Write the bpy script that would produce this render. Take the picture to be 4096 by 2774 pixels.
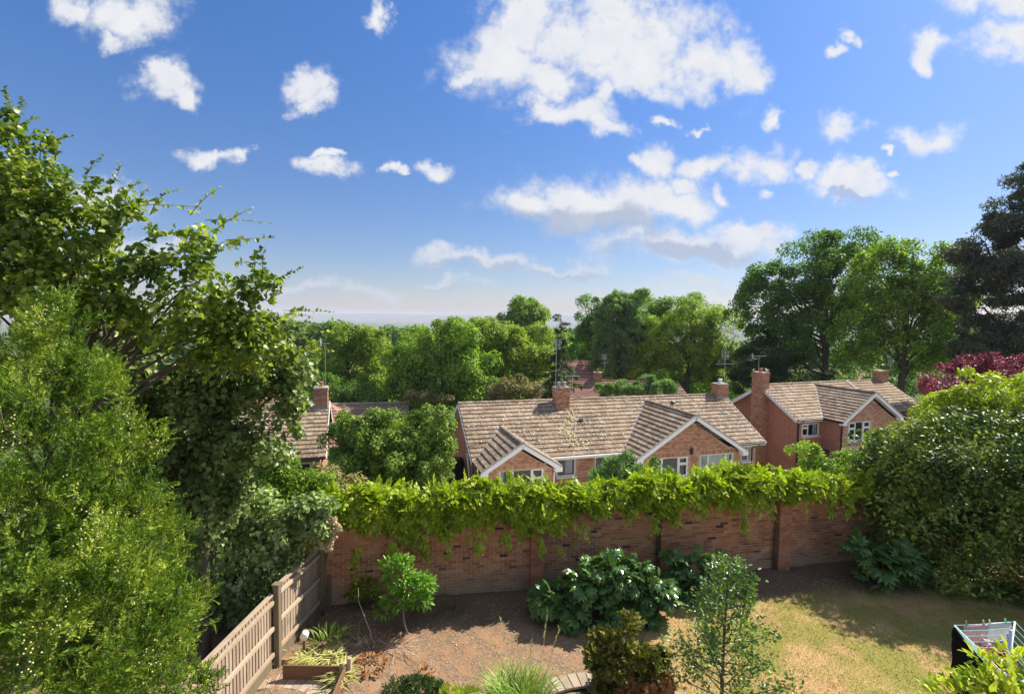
import bpy, math, random
import numpy as np
from mathutils import Vector, Matrix
for o in list(bpy.data.objects): bpy.data.objects.remove(o)
R_ = random.Random(7); G = np.random.default_rng(7)
sc = bpy.context.scene; COL = sc.collection
# ------------------------------------------------------------ camera, sky, sun, exposure
CAMZ, FPX, PITCH, ROLL = 6.6, 500.0, 0.058, 0.0155
cam = bpy.data.objects.new('camera', bpy.data.cameras.new('camera')); COL.objects.link(cam); sc.camera = cam
cam.data.sensor_width = 36; cam.data.lens = FPX/1024*36; cam.data.clip_start = .1; cam.data.clip_end = 40000
_c, _s = math.cos(PITCH), math.sin(PITCH)
_R, _U, _F = Vector((1,0,0)), Vector((0,_s,_c)), Vector((0,_c,-_s))
_cr, _sr = math.cos(ROLL), math.sin(ROLL)
CX = _R*_cr + _U*_sr; CY = _U*_cr - _R*_sr
cam.matrix_world = Matrix(((CX.x,CY.x,-_F.x,0),(CX.y,CY.y,-_F.y,0),(CX.z,CY.z,-_F.z,CAMZ),(0,0,0,1)))
def ray(px, py): return (_F*FPX + CX*(px-512) + CY*(346.5-py)).normalized()
def at(px, py, Y):
    d = ray(px,py); t = Y/d.y; return Vector((d.x*t, Y, CAMZ+d.z*t))
def gnd(px, py, z=0.0):
    d = ray(px,py); t = (z-CAMZ)/d.z; return Vector((d.x*t, d.y*t, z))
def onplane(px, py, p0, n):
    d = ray(px,py); o = Vector((0,0,CAMZ)); t = (Vector(p0)-o).dot(n)/d.dot(n); return o+d*t
SUN_AZ = Vector((.87,.49)).normalized(); SUN_EL = math.radians(44.5)
SD = Vector((SUN_AZ.x*math.cos(SUN_EL), SUN_AZ.y*math.cos(SUN_EL), math.sin(SUN_EL)))
sun = bpy.data.objects.new('sun', bpy.data.lights.new('sun','SUN')); COL.objects.link(sun)
sun.data.energy = 4.3; sun.data.angle = math.radians(.6); sun.data.color = (1,.93,.82)
sun.rotation_euler = SD.to_track_quat('Z','Y').to_euler()
sc.view_settings.view_transform = 'Standard'; sc.view_settings.look = 'None'
sc.view_settings.exposure = .97; sc.view_settings.gamma = 1; sc.view_settings.use_curve_mapping = False
sc.cycles.max_bounces = 6; sc.cycles.diffuse_bounces = 3; sc.cycles.transmission_bounces = 3
sc.cycles.transparent_max_bounces = 6; sc.cycles.volume_bounces = 0; sc.cycles.use_denoising = True
sc.cycles.volume_step_rate = 10

class NT:
    """small helper for node trees"""
    def __init__(s, nt): s.t = nt; s.n = nt.nodes; s.l = nt.links; s.n.clear()
    def node(s, typ, **kw):
        n = s.n.new(typ)
        for k, v in kw.items():
            if k == 'i':
                for a, b in v.items():
                    if hasattr(b, 'node') : s.l.new(b, n.inputs[a])
                    else: n.inputs[a].default_value = b
            else: setattr(n, k, v)
        return n
    def math(s, op, a, b=None, c=None, clamp=False):
        n = s.n.new('ShaderNodeMath'); n.operation = op; n.use_clamp = clamp
        for i, v in enumerate((a,b,c)):
            if v is None: continue
            if hasattr(v,'node'): s.l.new(v, n.inputs[i])
            else: n.inputs[i].default_value = v
        return n.outputs[0]
    def vmath(s, op, a, b=None, c=None):
        n = s.n.new('ShaderNodeVectorMath'); n.operation = op
        for i, v in enumerate((a,b,c)):
            if v is None: continue
            if hasattr(v,'node'): s.l.new(v, n.inputs[i])
            else: n.inputs[i].default_value = v
        return n.outputs['Value'] if op in ('LENGTH','DOT_PRODUCT') else n.outputs[0]
    def noise(s, vec, scale, detail=3, rough=.5, out='Fac', dim='3D', dist=0):
        n = s.n.new('ShaderNodeTexNoise'); n.noise_dimensions = dim
        if vec is not None: s.l.new(vec, n.inputs['Vector'])
        n.inputs['Scale'].default_value = scale; n.inputs['Detail'].default_value = detail
        n.inputs['Roughness'].default_value = rough; n.inputs['Distortion'].default_value = dist
        return n.outputs[out]
    def ramp(s, fac, stops, interp='LINEAR'):
        n = s.n.new('ShaderNodeValToRGB'); s.l.new(fac, n.inputs[0]); e = n.color_ramp.elements
        n.color_ramp.interpolation = interp
        while len(e) < len(stops): e.new(.5)
        for k, (p, c) in zip(e, stops):
            k.position = p; k.color = (c[0],c[1],c[2],1) if hasattr(c,'__len__') else (c,c,c,1)
        return n.outputs[0]
    def mix(s, fac, a, b, blend='MIX'):
        n = s.n.new('ShaderNodeMix'); n.data_type = 'RGBA'; n.blend_type = blend
        for i, v in ((0,fac),(6,a),(7,b)):
            if hasattr(v,'node'): s.l.new(v, n.inputs[i])
            else: n.inputs[i].default_value = v if i == 0 else ((*v,1) if len(v) == 3 else v)
        return n.outputs[2]
    def sstep(s, x, a, b):
        n = s.n.new('ShaderNodeMapRange'); n.interpolation_type = 'SMOOTHSTEP'; s.l.new(x, n.inputs[0])
        n.inputs[1].default_value = a; n.inputs[2].default_value = b; return n.outputs[0]

# ------------------------------------------------------------ world: Nishita sky with clouds placed by direction
world = bpy.data.worlds.new('World'); sc.world = world; world.use_nodes = True
w = NT(world.node_tree)
sky = w.node('ShaderNodeTexSky', sky_type='NISHITA', sun_disc=False, sun_elevation=SUN_EL,
             sun_rotation=math.atan2(SUN_AZ.x, SUN_AZ.y), altitude=100, air_density=1.0, dust_density=.5, ozone_density=5.0)
tc = w.node('ShaderNodeTexCoord').outputs['Generated']
sep = w.node('ShaderNodeSeparateXYZ', i={0:tc}).outputs
tint = w.mix(w.sstep(sep[2], .0, .62), (.98,.89,.94), (1.16,1.22,1.40))
hsv = w.node('ShaderNodeHueSaturation', i={'Saturation':1.15,'Value':1.0,'Color':w.mix(1.0, sky.outputs[0], tint, 'MULTIPLY')})
yy = w.math('MAXIMUM', sep[1], .03)
gx = w.math('DIVIDE', sep[0], yy); gz = w.math('DIVIDE', sep[2], yy)
P0 = w.node('ShaderNodeCombineXYZ', i={0:gx,1:gz}).outputs[0]
n1 = w.noise(P0, 5.5, 2, .55, 'Color'); n2 = w.noise(P0, 21, 4, .62, 'Color')
o1 = w.vmath('MULTIPLY_ADD', n1, (.24,.14,0), (-.12,-.07,0))
o2 = w.vmath('MULTIPLY_ADD', n2, (.075,.06,0), (-.0375,-.03,0))
P1 = w.vmath('ADD', w.vmath('ADD', P0, o1), o2)
def blob_field(P, blobs):
    f = None
    for (bx, by, rx, ry) in blobs:           # picture pixels of the photograph at 1024 wide, turned into directions
        d = ray(bx, by); cx, cz = d.x/d.y, d.z/d.y; sx, sy = FPX*.98/rx, FPX*.98/ry
        q = w.vmath('MULTIPLY_ADD', P, (sx, sy, 0), (-cx*sx, -cz*sy, 0))
        L = w.vmath('LENGTH', q)
        f = L if f is None else w.math('MINIMUM', f, L)
    return f
CL = [ # x, y, rx, ry
 (132,10,52,30),(90,2,40,18),(120,34,22,12),(160,78,30,20),(182,92,18,14),(150,68,18,14),(307,80,24,22),(312,98,16,12),(212,152,42,10),(247,153,16,9),(337,170,24,12),
 (420,174,20,12),(386,176,10,7),(387,12,12,18),(499,62,52,54),(480,82,32,16),(498,22,40,30),(590,36,78,58),(650,38,76,46),(700,62,56,30),(735,76,36,20),(640,70,60,24),(545,74,44,22),(500,72,44,20),(470,86,24,12),(748,80,26,26),
 (620,8,80,20),(545,108,36,15),(580,108,46,18),(602,118,30,13),(605,90,22,20),(768,127,14,10),(842,132,22,16),(925,128,34,18),(893,147,9,6),
 (660,160,42,20),(715,165,40,18),(762,172,40,18),(845,186,54,22),(868,172,24,15),(530,205,52,26),(595,205,104,33),(670,200,66,27),
 (600,222,90,20),(736,200,16,12),(680,243,100,22),(755,240,44,14),(480,258,62,10),(560,266,62,8),(455,281,30,9),(520,24,60,40),
 (300,290,70,13),(385,293,50,8),(700,280,48,7),(660,289,32,4),(935,42,32,14),(925,52,20,16),(1000,40,34,24),(1000,5,60,18),(838,42,16,8),(860,33,10,8),(668,118,16,6),(700,122,10,5),(625,160,18,10),(690,180,26,12),(808,172,14,8),(905,170,12,6),(345,160,8,6),(170,70,14,10),
 (90,208,60,24),(150,252,60,22)]
CG = [(580,226,105,16),(690,251,100,10),(480,264,62,6),(565,270,60,5),(300,296,70,7),(850,206,40,5),(455,287,30,5)]
F = blob_field(P1, CL)
fb = w.noise(P0, 13, 8, .63)
fb2 = w.noise(P0, 45, 6, .65)
dens = w.math('ADD', w.math('SUBTRACT', 1.19, F), w.math('MULTIPLY_ADD', fb, 1.7, -.85))
dens = w.math('ADD', dens, w.math('MULTIPLY_ADD', fb2, .62, -.31))
mask = w.math('POWER', w.sstep(dens, .0, .92), 1.25)
# away from the frame: the same kind of scattered cumulus over the rest of the sky
zz = w.math('MAXIMUM', w.math('ADD', sep[2], .12), .05)
PG = w.node('ShaderNodeCombineXYZ', i={0:w.math('DIVIDE', sep[0], zz), 1:w.math('DIVIDE', sep[1], zz)}).outputs[0]
gen = w.sstep(w.noise(PG, 1.6, 6, .55), .46, .62)
front = w.math('MULTIPLY', w.sstep(sep[1], .35, .6), w.math('SUBTRACT', 1, w.sstep(gz, .62, .85)))
up = w.sstep(sep[2], 0.0, .12)
mask = w.math('ADD', w.math('MULTIPLY', mask, front), w.math('MULTIPLY', w.math('MULTIPLY', gen, up), w.math('SUBTRACT', 1, front)), clamp=True)
grey = w.math('SUBTRACT', 1, w.sstep(blob_field(P1, CG), .45, 1.25))
tex = w.noise(P0, 17, 5, .6)
grey = w.math('ADD', w.math('MULTIPLY', grey, .9), w.math('MULTIPLY_ADD', tex, 1.1, -.42), clamp=True)
soft = w.math('SUBTRACT', 1, w.sstep(gz, .0, .22))
ccol = w.ramp(grey, [(0,(.96,.96,.98)),(.35,(.84,.87,.94)),(1,(.52,.59,.73))])
ccol = w.mix(w.math('MULTIPLY', soft, .55), ccol, (.50,.58,.72))
mask = w.math('MULTIPLY', mask, w.math('SUBTRACT', .97, w.math('MULTIPLY', soft, .30)))
bg1 = w.node('ShaderNodeBackground', i={0:hsv.outputs[0],'Strength':.063})
bg2 = w.node('ShaderNodeBackground', i={0:ccol,'Strength':.475})
mx = w.node('ShaderNodeMixShader', i={0:mask,1:bg1.outputs[0],2:bg2.outputs[0]})
w.l.new(mx.outputs[0], w.node('ShaderNodeOutputWorld').inputs[0])
world.cycles.sampling_method = 'MANUAL'; world.cycles.sample_map_resolution = 512

# ------------------------------------------------------------ object helpers
ORG = {}
def link(o, parent=None):
    COL.objects.link(o)
    if parent is not None: o.parent = parent
    return o
def tag(o, label=None, cat=None, group=None, kind=None):
    if label: o['label'] = label
    if cat: o['category'] = cat
    if group: o['group'] = group
    if kind: o['kind'] = kind
    return o
def thing(name, loc, label, cat, group=None):
    o = bpy.data.objects.new(name, None); o.location = loc; o.empty_display_size = .2
    link(o); ORG[o.name] = Vector(loc); return tag(o, label, cat, group)
def org(parent): return ORG.get(parent.name, Vector((0,0,0))) if parent is not None else Vector((0,0,0))
def mesh_np(name, V, F, mat, parent=None, smooth=False, kind=None):
    V = np.asarray(V, np.float32) - np.array(org(parent), np.float32); F = np.asarray(F, np.int32); m, k = F.shape
    me = bpy.data.meshes.new(name); me.vertices.add(len(V)); me.vertices.foreach_set('co', V.ravel())
    me.loops.add(m*k); me.loops.foreach_set('vertex_index', F.ravel())
    me.polygons.add(m); me.polygons.foreach_set('loop_start', np.arange(m, dtype=np.int32)*k)
    if smooth: me.polygons.foreach_set('use_smooth', np.ones(m, bool))
    me.update(calc_edges=True); me.materials.append(mat)
    o = bpy.data.objects.new(name, me); link(o, parent)
    if parent is not None: ORG[o.name] = org(parent)
    if kind: o['kind'] = kind
    return o
class MB:
    def __init__(s): s.v = []; s.f = []
    def add(s, vs, fs):
        b = len(s.v); s.v += [tuple(v) for v in vs]; s.f += [tuple(i+b for i in f) for f in fs]; return s
    def box(s, c, size, ax=None):
        ax = ax or (Vector((1,0,0)),Vector((0,1,0)),Vector((0,0,1))); c = Vector(c)
        vs = [c+ax[0]*(i*size[0]/2)+ax[1]*(j*size[1]/2)+ax[2]*(k*size[2]/2) for k in (-1,1) for j in (-1,1) for i in (-1,1)]
        return s.add(vs, [(0,2,3,1),(4,5,7,6),(0,1,5,4),(2,6,7,3),(0,4,6,2),(1,3,7,5)])
    def bar(s, a, b, wd, th=None, up=(0,0,1)):
        a, b = Vector(a), Vector(b); d = b-a; y = d.normalized(); u = Vector(up); x = y.cross(u)
        if x.length < 1e-4: x = y.cross(Vector((1,0,0)))
        x.normalize(); z = x.cross(y); return s.box((a+b)/2, (wd, d.length, th or wd), (x,y,z))
    def tube(s, pts, rad, n=6):
        pts = [Vector(p) for p in pts]; rings = []; vs = []
        for i, p in enumerate(pts):
            d = (pts[min(i+1,len(pts)-1)]-pts[max(i-1,0)]).normalized(); x = d.orthogonal().normalized()
            if i: 
                x = prev - d*prev.dot(d); x = x.normalized() if x.length > 1e-4 else d.orthogonal().normalized()
            prev = x; y = d.cross(x); r = rad[i] if hasattr(rad,'__len__') else rad
            vs += [p+(x*math.cos(2*math.pi*j/n)+y*math.sin(2*math.pi*j/n))*r for j in range(n)]
        fs = [(i*n+j, i*n+(j+1)%n, (i+1)*n+(j+1)%n, (i+1)*n+j) for i in range(len(pts)-1) for j in range(n)]
        fs += [tuple(range(n))[::-1], tuple(range((len(pts)-1)*n, len(pts)*n))]
        return s.add(vs, fs)
    def prism(s, poly, ext):
        n = len(poly); ext = Vector(ext); poly = [Vector(p) for p in poly]
        return s.add(poly+[p+ext for p in poly], [tuple(range(n))[::-1], tuple(range(n,2*n))]+[(i,(i+1)%n,n+(i+1)%n,n+i) for i in range(n)])
    def build(s, name, mat, parent=None, smooth=False, kind=None, bevel=0):
        me = bpy.data.meshes.new(name); o_ = org(parent)
        me.from_pydata([(v[0]-o_.x, v[1]-o_.y, v[2]-o_.z) for v in s.v], [], s.f); me.materials.append(mat)
        if smooth: me.polygons.foreach_set('use_smooth', [True]*len(me.polygons))
        me.update(); o = bpy.data.objects.new(name, me); link(o, parent)
        if parent is not None: ORG[o.name] = org(parent)
        if kind: o['kind'] = kind
        if bevel:
            b = o.modifiers.new('bevel','BEVEL'); b.width = bevel; b.segments = 1; b.limit_method = 'ANGLE'
        return o

# ------------------------------------------------------------ materials
def new_mat(name):
    m = bpy.data.materials.new(name); m.use_nodes = True; return m, NT(m.node_tree)
def out(t, sh): t.l.new(sh, t.node('ShaderNodeOutputMaterial').inputs[0])
def simple(name, col, rough=.6, metal=0, var=.12, scale=6, bump=0, spec=.4):
    m, t = new_mat(name); g = t.node('ShaderNodeNewGeometry').outputs['Position']
    n = t.noise(g, scale, 4, .6); c = t.mix(t.math('MULTIPLY', n, 1), tuple(x*(1-var) for x in col), tuple(min(1,x*(1+var)) for x in col))
    p = t.node('ShaderNodeBsdfPrincipled', i={'Base Color':c,'Roughness':rough,'Metallic':metal,'Specular IOR Level':spec})
    if bump:
        b = t.node('ShaderNodeBump', i={'Strength':bump,'Distance':.02,'Height':t.noise(g, scale*5, 4, .6)}); t.l.new(b.outputs[0], p.inputs['Normal'])
    out(t, p.outputs[0]); return m
def leafmat(name, stops, trans=.35, rough=.5, spec=.3, nscale=.8, tcol=None, obj=False, gain=1.7):
    """stops: 3-4 leaf colours from dark to light, spread leaf by leaf and in drifts over the crown"""
    m, t = new_mat(name); ge = t.node('ShaderNodeNewGeometry')
    isl = ge.outputs['Random Per Island']
    if obj: isl = t.math('FRACT', t.math('ADD', isl, t.node('ShaderNodeObjectInfo').outputs['Random']))
    n = t.noise(ge.outputs['Position'], nscale, 2, .5)
    f = t.math('ADD', t.math('MULTIPLY', isl, .62), t.math('MULTIPLY_ADD', n, 1.3, -.46), clamp=True)
    stops = [tuple(min(.75, x*gain) for x in s) for s in stops]
    k = len(stops); c = t.ramp(f, [(i/(k-1), s) for i, s in enumerate(stops)])
    p = t.node('ShaderNodeBsdfPrincipled', i={'Base Color':c,'Roughness':rough,'Specular IOR Level':spec})
    tr = t.node('ShaderNodeBsdfTranslucent', i={'Color':t.mix(1.0, c, tcol or (1.0,1.25,.45), 'MULTIPLY')})
    out(t, t.node('ShaderNodeMixShader', i={0:trans,1:p.outputs[0],2:tr.outputs[0]}).outputs[0]); return m
def brickmat(name, cols, stain=.5, obj=True, foot=0):
    m, t = new_mat(name); ge = t.node('ShaderNodeNewGeometry'); pos = ge.outputs['Position']
    r = ge.outputs['Random Per Island']
    if obj: r = t.math('FRACT', t.math('ADD', r, t.node('ShaderNodeObjectInfo').outputs['Random']))
    k = len(cols); c = t.ramp(r, [(p, s) for p, s in cols])
    n = t.noise(pos, 1.3, 4, .6); c = t.mix(t.math('MULTIPLY', t.sstep(n, .45, .7), stain), c, (.17,.12,.085))
    if foot:                                            # algae and salts on the lowest courses
        zf = t.math('ADD', t.node('ShaderNodeSeparateXYZ', i={0:pos}).outputs[2], t.math('MULTIPLY_ADD', n, 1.6, -.8)); c = t.mix(t.math('MULTIPLY', t.math('SUBTRACT', 1, t.sstep(zf, .1, .75)), foot), c, (.34,.30,.20))
    n2 = t.noise(pos, 45, 3, .6); c = t.mix(.35, c, t.ramp(n2, [(.3,.25),(.7,.9)]), 'MULTIPLY')
    p = t.node('ShaderNodeBsdfPrincipled', i={'Base Color':c,'Roughness':.9,'Specular IOR Level':.2})
    b = t.node('ShaderNodeBump', i={'Strength':.5,'Distance':.006,'Height':n2}); t.l.new(b.outputs[0], p.inputs['Normal'])
    out(t, p.outputs[0]); return m
def brickwall_mat(name, c1, c2, mortar, rot):
    """far brickwork: courses too fine to pick apart; u runs along the wall (x cos + y sin), v is height"""
    m, t = new_mat(name); pos = t.node('ShaderNodeNewGeometry').outputs['Position']; s = t.node('ShaderNodeSeparateXYZ', i={0:pos}).outputs
    u = t.math('ADD', t.math('MULTIPLY', s[0], math.cos(rot)), t.math('MULTIPLY', s[1], math.sin(rot)))
    vv = t.node('ShaderNodeCombineXYZ', i={0:u,1:s[2]}).outputs[0]
    br = t.node('ShaderNodeTexBrick', i={'Vector':vv,'Color1':(*c1,1),'Color2':(*c2,1),'Mortar':(*mortar,1),'Scale':1.0,'Mortar Size':.006,'Brick Width':.225,'Row Height':.075,'Bias':-.1})
    n = t.noise(pos, .9, 4, .6); c = t.mix(t.math('MULTIPLY', t.sstep(n,.4,.75), .35), br.outputs[0], tuple(x*.6 for x in c2))
    n2 = t.noise(pos, 9, 4, .7); c = t.mix(.55, c, t.ramp(n2, [(.3,.45),(.7,1)]), 'MULTIPLY')
    p = t.node('ShaderNodeBsdfPrincipled', i={'Base Color':c,'Roughness':.9,'Specular IOR Level':.2}); out(t, p.outputs[0]); return m
def tilemat(name, cols, lichen=.5, lich_col=(.55,.52,.42)):
    m, t = new_mat(name); ge = t.node('ShaderNodeNewGeometry'); pos = ge.outputs['Position']
    r = t.math('FRACT', t.math('ADD', ge.outputs['Random Per Island'], t.node('ShaderNodeObjectInfo').outputs['Random']))
    c = t.ramp(r, [(i/(len(cols)-1), s) for i, s in enumerate(cols)])
    big = t.noise(pos, .5, 3, .5); c = t.mix(t.math('MULTIPLY', t.sstep(big,.4,.7), .45), c, tuple(x*.62 for x in cols[0]))
    n = t.noise(pos, 7.5, 5, .7); c = t.mix(t.math('MULTIPLY', t.sstep(n, .56, .63), lichen), c, lich_col)
    n3 = t.noise(pos, 17, 3, .6); c = t.mix(.5, c, t.ramp(n3, [(.3,.45),(.65,1)]), 'MULTIPLY')
    p = t.node('ShaderNodeBsdfPrincipled', i={'Base Color':c,'Roughness':.85,'Specular IOR Level':.3}); out(t, p.outputs[0]); return m
def woodmat(name, c1, c2):
    m, t = new_mat(name); ge = t.node('ShaderNodeNewGeometry'); pos = ge.outputs['Position']
    st = t.vmath('MULTIPLY', pos, (14,14,1.6)); n = t.noise(st, 3, 5, .65, dist=.6)
    r = t.math('FRACT', t.math('ADD', ge.outputs['Random Per Island'], t.node('ShaderNodeObjectInfo').outputs['Random']))
    c = t.mix(t.math('ADD', t.math('MULTIPLY', r, .5), t.math('MULTIPLY_ADD', n, 1.2, -.35), clamp=True), c1, c2)
    d = t.noise(pos, 3, 4, .6); c = t.mix(t.math('MULTIPLY', t.sstep(d,.5,.75), .45), c, (.16,.15,.09))
    p = t.node('ShaderNodeBsdfPrincipled', i={'Base Color':c,'Roughness':.85,'Specular IOR Level':.2})
    b = t.node('ShaderNodeBump', i={'Strength':.4,'Distance':.01,'Height':n}); t.l.new(b.outputs[0], p.inputs['Normal']); out(t, p.outputs[0]); return m
M = {}
M['bark'] = simple('bark', (.11,.085,.065), .9, bump=.5, scale=4, var=.35)
M['bark_pale'] = simple('pale_bark', (.30,.24,.18), .9, bump=.4, scale=5, var=.3)
M['twig'] = simple('twig', (.22,.15,.09), .8, scale=5, var=.3)
M['white'] = simple('white_upvc', (.88,.85,.80), .4, var=.03)
M['white_board'] = simple('white_bargeboard', (.88,.85,.80), .5, var=.04, scale=3)
M['black'] = simple('black_plastic', (.02,.02,.022), .4)
M['metal'] = simple('aerial_aluminium', (.55,.56,.57), .4, metal=.6)
M['lead'] = simple('lead_flashing', (.32,.34,.37), .5, var=.25, scale=5)
M['mortar'] = simple('mortar', (.55,.42,.28), .95, bump=.5, scale=9, var=.3)
M['cement'] = simple('cement', (.42,.39,.34), .9, var=.25, scale=5)
M['terracotta'] = simple('terracotta', (.42,.17,.10), .8, var=.2)
M['dark_room'] = simple('dark_interior', (.012,.011,.012), .9)  # near black: the darkness of unlit interiors is put into the colour
M['curtain'] = simple('net_curtain', (.72,.72,.72), .9, var=.12, scale=14)
M['brick'] = brickmat('garden_brick', [(0,(.07,.04,.03)),(.02,(.16,.07,.045)),(.06,(.48,.18,.085)),(.45,(.66,.28,.13)),(.75,(.66,.33,.16)),(1,(.76,.42,.22))], .55, foot=.6)
M['brick_pier'] = brickmat('pier_brick', [(0,(.40,.16,.09)),(.5,(.60,.25,.13)),(1,(.64,.31,.19))], .3)
M['house_brick'] = brickmat('house_brick', [(0,(.42,.17,.10)),(.4,(.60,.28,.17)),(.8,(.66,.36,.22)),(1,(.68,.44,.30))], .2)
M['brick_far'] = brickwall_mat('far_brick', (.55,.20,.11), (.62,.26,.14), (.50,.32,.22), .3)
M['brick_side'] = brickwall_mat('side_brick', (.48,.19,.12), (.56,.25,.16), (.55,.38,.27), .3+math.pi/2)
M['tile'] = tilemat('roof_tile', [(.25,.165,.10),(.31,.215,.135),(.37,.265,.17),(.45,.335,.225)], .85, (.68,.66,.58))
M['tile_tan'] = tilemat('roof_tile_tan', [(.30,.20,.12),(.36,.25,.155),(.42,.31,.20)], .3)
M['tile_red'] = tilemat('roof_tile_red', [(.34,.16,.12),(.42,.21,.16),(.48,.27,.21)], .35, (.55,.42,.36))
M['slab'] = brickmat('coping_slab', [(0,(.40,.31,.22)),(.5,(.48,.38,.28)),(1,(.55,.46,.35))], .25)
M['fence'] = woodmat('fence_boards', (.26,.19,.13), (.46,.36,.27))
M['fence_rail'] = woodmat('fence_rails', (.34,.25,.16), (.52,.42,.31))
M['fence_post'] = woodmat('fence_posts', (.13,.11,.07), (.24,.19,.12))
M['plank'] = woodmat('brown_planks', (.16,.08,.045), (.26,.14,.08))
def glassmat():
    m, t = new_mat('window_glass'); fr = t.math('MULTIPLY', t.math('POWER', t.node('ShaderNodeLayerWeight', i={'Blend':.5}).outputs['Facing'], 4.0), .6)
    tr = t.node('ShaderNodeBsdfTransparent', i={0:(.82,.86,.86,1)}); gl = t.node('ShaderNodeBsdfGlossy', i={0:(.9,.9,.9,1),'Roughness':.02})
    out(t, t.node('ShaderNodeMixShader', i={0:t.math('ADD', fr, .04, clamp=True),1:tr.outputs[0],2:gl.outputs[0]}).outputs[0]); return m
M['glass'] = glassmat()
M['lf_maple'] = leafmat('maple_leaves', [(.05,.09,.012),(.11,.17,.02),(.19,.27,.035),(.27,.34,.05)], .45, gain=1.8)
M['lf_gold'] = leafmat('golden_green_leaves', [(.05,.08,.012),(.12,.17,.02),(.21,.26,.03),(.31,.33,.05)], .45, gain=1.8)
M['lf_oak'] = leafmat('oak_leaves', [(.025,.055,.012),(.06,.11,.018),(.10,.17,.025),(.15,.22,.035)], .45, gain=2.0)
M['lf_lime'] = leafmat('yellow_green_leaves', [(.03,.06,.008),(.09,.15,.015),(.18,.24,.025),(.28,.33,.04)], .45, gain=2.0)
M['lf_dark'] = leafmat('dark_evergreen_leaves', [(.016,.033,.012),(.035,.065,.018),(.065,.105,.027)], .3)
M['lf_cedar'] = leafmat('dark_cedar_needles', [(.02,.024,.016),(.045,.048,.03),(.085,.075,.045)], .3, gain=2.3)
M['lf_cypress'] = leafmat('grey_green_cypress', [(.05,.085,.035),(.09,.14,.05),(.15,.20,.07)], .4, gain=2.3)
M['lf_viburnum'] = leafmat('bush_leaves', [(.025,.05,.009),(.08,.13,.017),(.16,.215,.03),(.26,.30,.055)], .35, nscale=1.2, gain=1.9)
M['lf_brown'] = leafmat('brownish_leaves', [(.10,.08,.03),(.19,.16,.06),(.27,.23,.09)], .25)
M['lf_wood'] = leafmat('distant_woodland', [(.02,.04,.015),(.04,.075,.025),(.07,.11,.03)], .1, nscale=.05)
M['lf_ley'] = leafmat('conifer_hedge_sprays', [(.012,.03,.005),(.035,.075,.009),(.085,.14,.013),(.17,.22,.02),(.52,.50,.08)], .35, .5, nscale=2.2)
M['lf_ivy'] = leafmat('climber_leaves', [(.03,.055,.010),(.085,.125,.014),(.18,.22,.022),(.36,.35,.06)], .45, .38, .5, nscale=1.0)
M['lf_thicket'] = leafmat('thicket_leaves', [(.025,.045,.012),(.065,.10,.025),(.13,.165,.045),(.26,.28,.11)], .35, .4, .5, nscale=1.6, gain=1.8)
M['lf_fig'] = leafmat('pale_shrub_leaves', [(.05,.075,.02),(.11,.15,.045),(.20,.24,.09),(.34,.37,.19)], .4, .4, .5, nscale=1.5, gain=1.9)
M['lf_vine'] = leafmat('wisteria_leaflets', [(.07,.11,.008),(.19,.25,.012),(.30,.35,.02),(.52,.44,.09)], .4, .4, nscale=2.6, gain=1.5)
M['lf_fatsia'] = leafmat('fatsia_leaves', [(.024,.06,.012),(.045,.095,.018),(.08,.14,.026)], .2, .3, .6, obj=True, gain=1.9)
M['lf_hedge'] = leafmat('laurel_hedge_leaves', [(.018,.04,.008),(.05,.085,.012),(.12,.16,.022),(.34,.34,.07)], .3, .42, .4, nscale=.9)
M['lf_golden'] = leafmat('golden_shrub_leaves', [(.10,.14,.012),(.26,.30,.02),(.42,.42,.04)], .35, .35, nscale=1)
M['lf_acer'] = leafmat('purple_maple_leaves', [(.05,.012,.018),(.12,.028,.042),(.21,.065,.085),(.30,.14,.16)], .35, .4, tcol=(1.2,.5,.6), gain=1.35)
M['lf_holly'] = leafmat('holly_leaves', [(.015,.035,.010),(.035,.07,.014),(.08,.13,.02),(.20,.25,.04)], .3, .35, .5, nscale=2.5, gain=2.2)
M['lf_magnolia'] = leafmat('light_green_leaves', [(.04,.09,.012),(.10,.20,.02),(.20,.33,.035)], .35, .35, .6, nscale=3)
M['lf_laurel'] = leafmat('foreground_laurel_leaves', [(.07,.12,.012),(.20,.27,.02),(.46,.45,.05),(.58,.54,.10)], .4, .3, .6, nscale=3, obj=True, gain=1.35)
M['lf_hinoki'] = leafmat('dwarf_conifer_foliage', [(.03,.035,.006),(.12,.12,.015),(.28,.25,.03)], .15, .6, nscale=5, gain=1.3)
M['lf_rust'] = leafmat('rusty_brown_foliage', [(.10,.045,.012),(.22,.10,.03),(.34,.17,.05)], .2, .6, nscale=4)
M['grass_blade'] = leafmat('iris_blades', [(.06,.13,.02),(.16,.24,.035),(.34,.36,.10)], .3, .4, nscale=4)
M['straw'] = leafmat('cut_stems', [(.16,.17,.04),(.32,.31,.10),(.46,.42,.20)], .2, .6, nscale=4)
M['blossom'] = leafmat('cream_blossom', [(.40,.28,.16),(.62,.48,.30),(.80,.70,.50)], .3, .6, tcol=(1,1,1), gain=1)
M['litter'] = leafmat('soil_litter', [(.10,.06,.04),(.26,.16,.10),(.46,.34,.24)], .05, .9, nscale=2, tcol=(1,1,1))
M['lawn'] = leafmat('lawn_blades', [(.10,.12,.02),(.24,.22,.045),(.42,.33,.12)], .25, .6, nscale=.9)
HAZE = 0.00017
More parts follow.
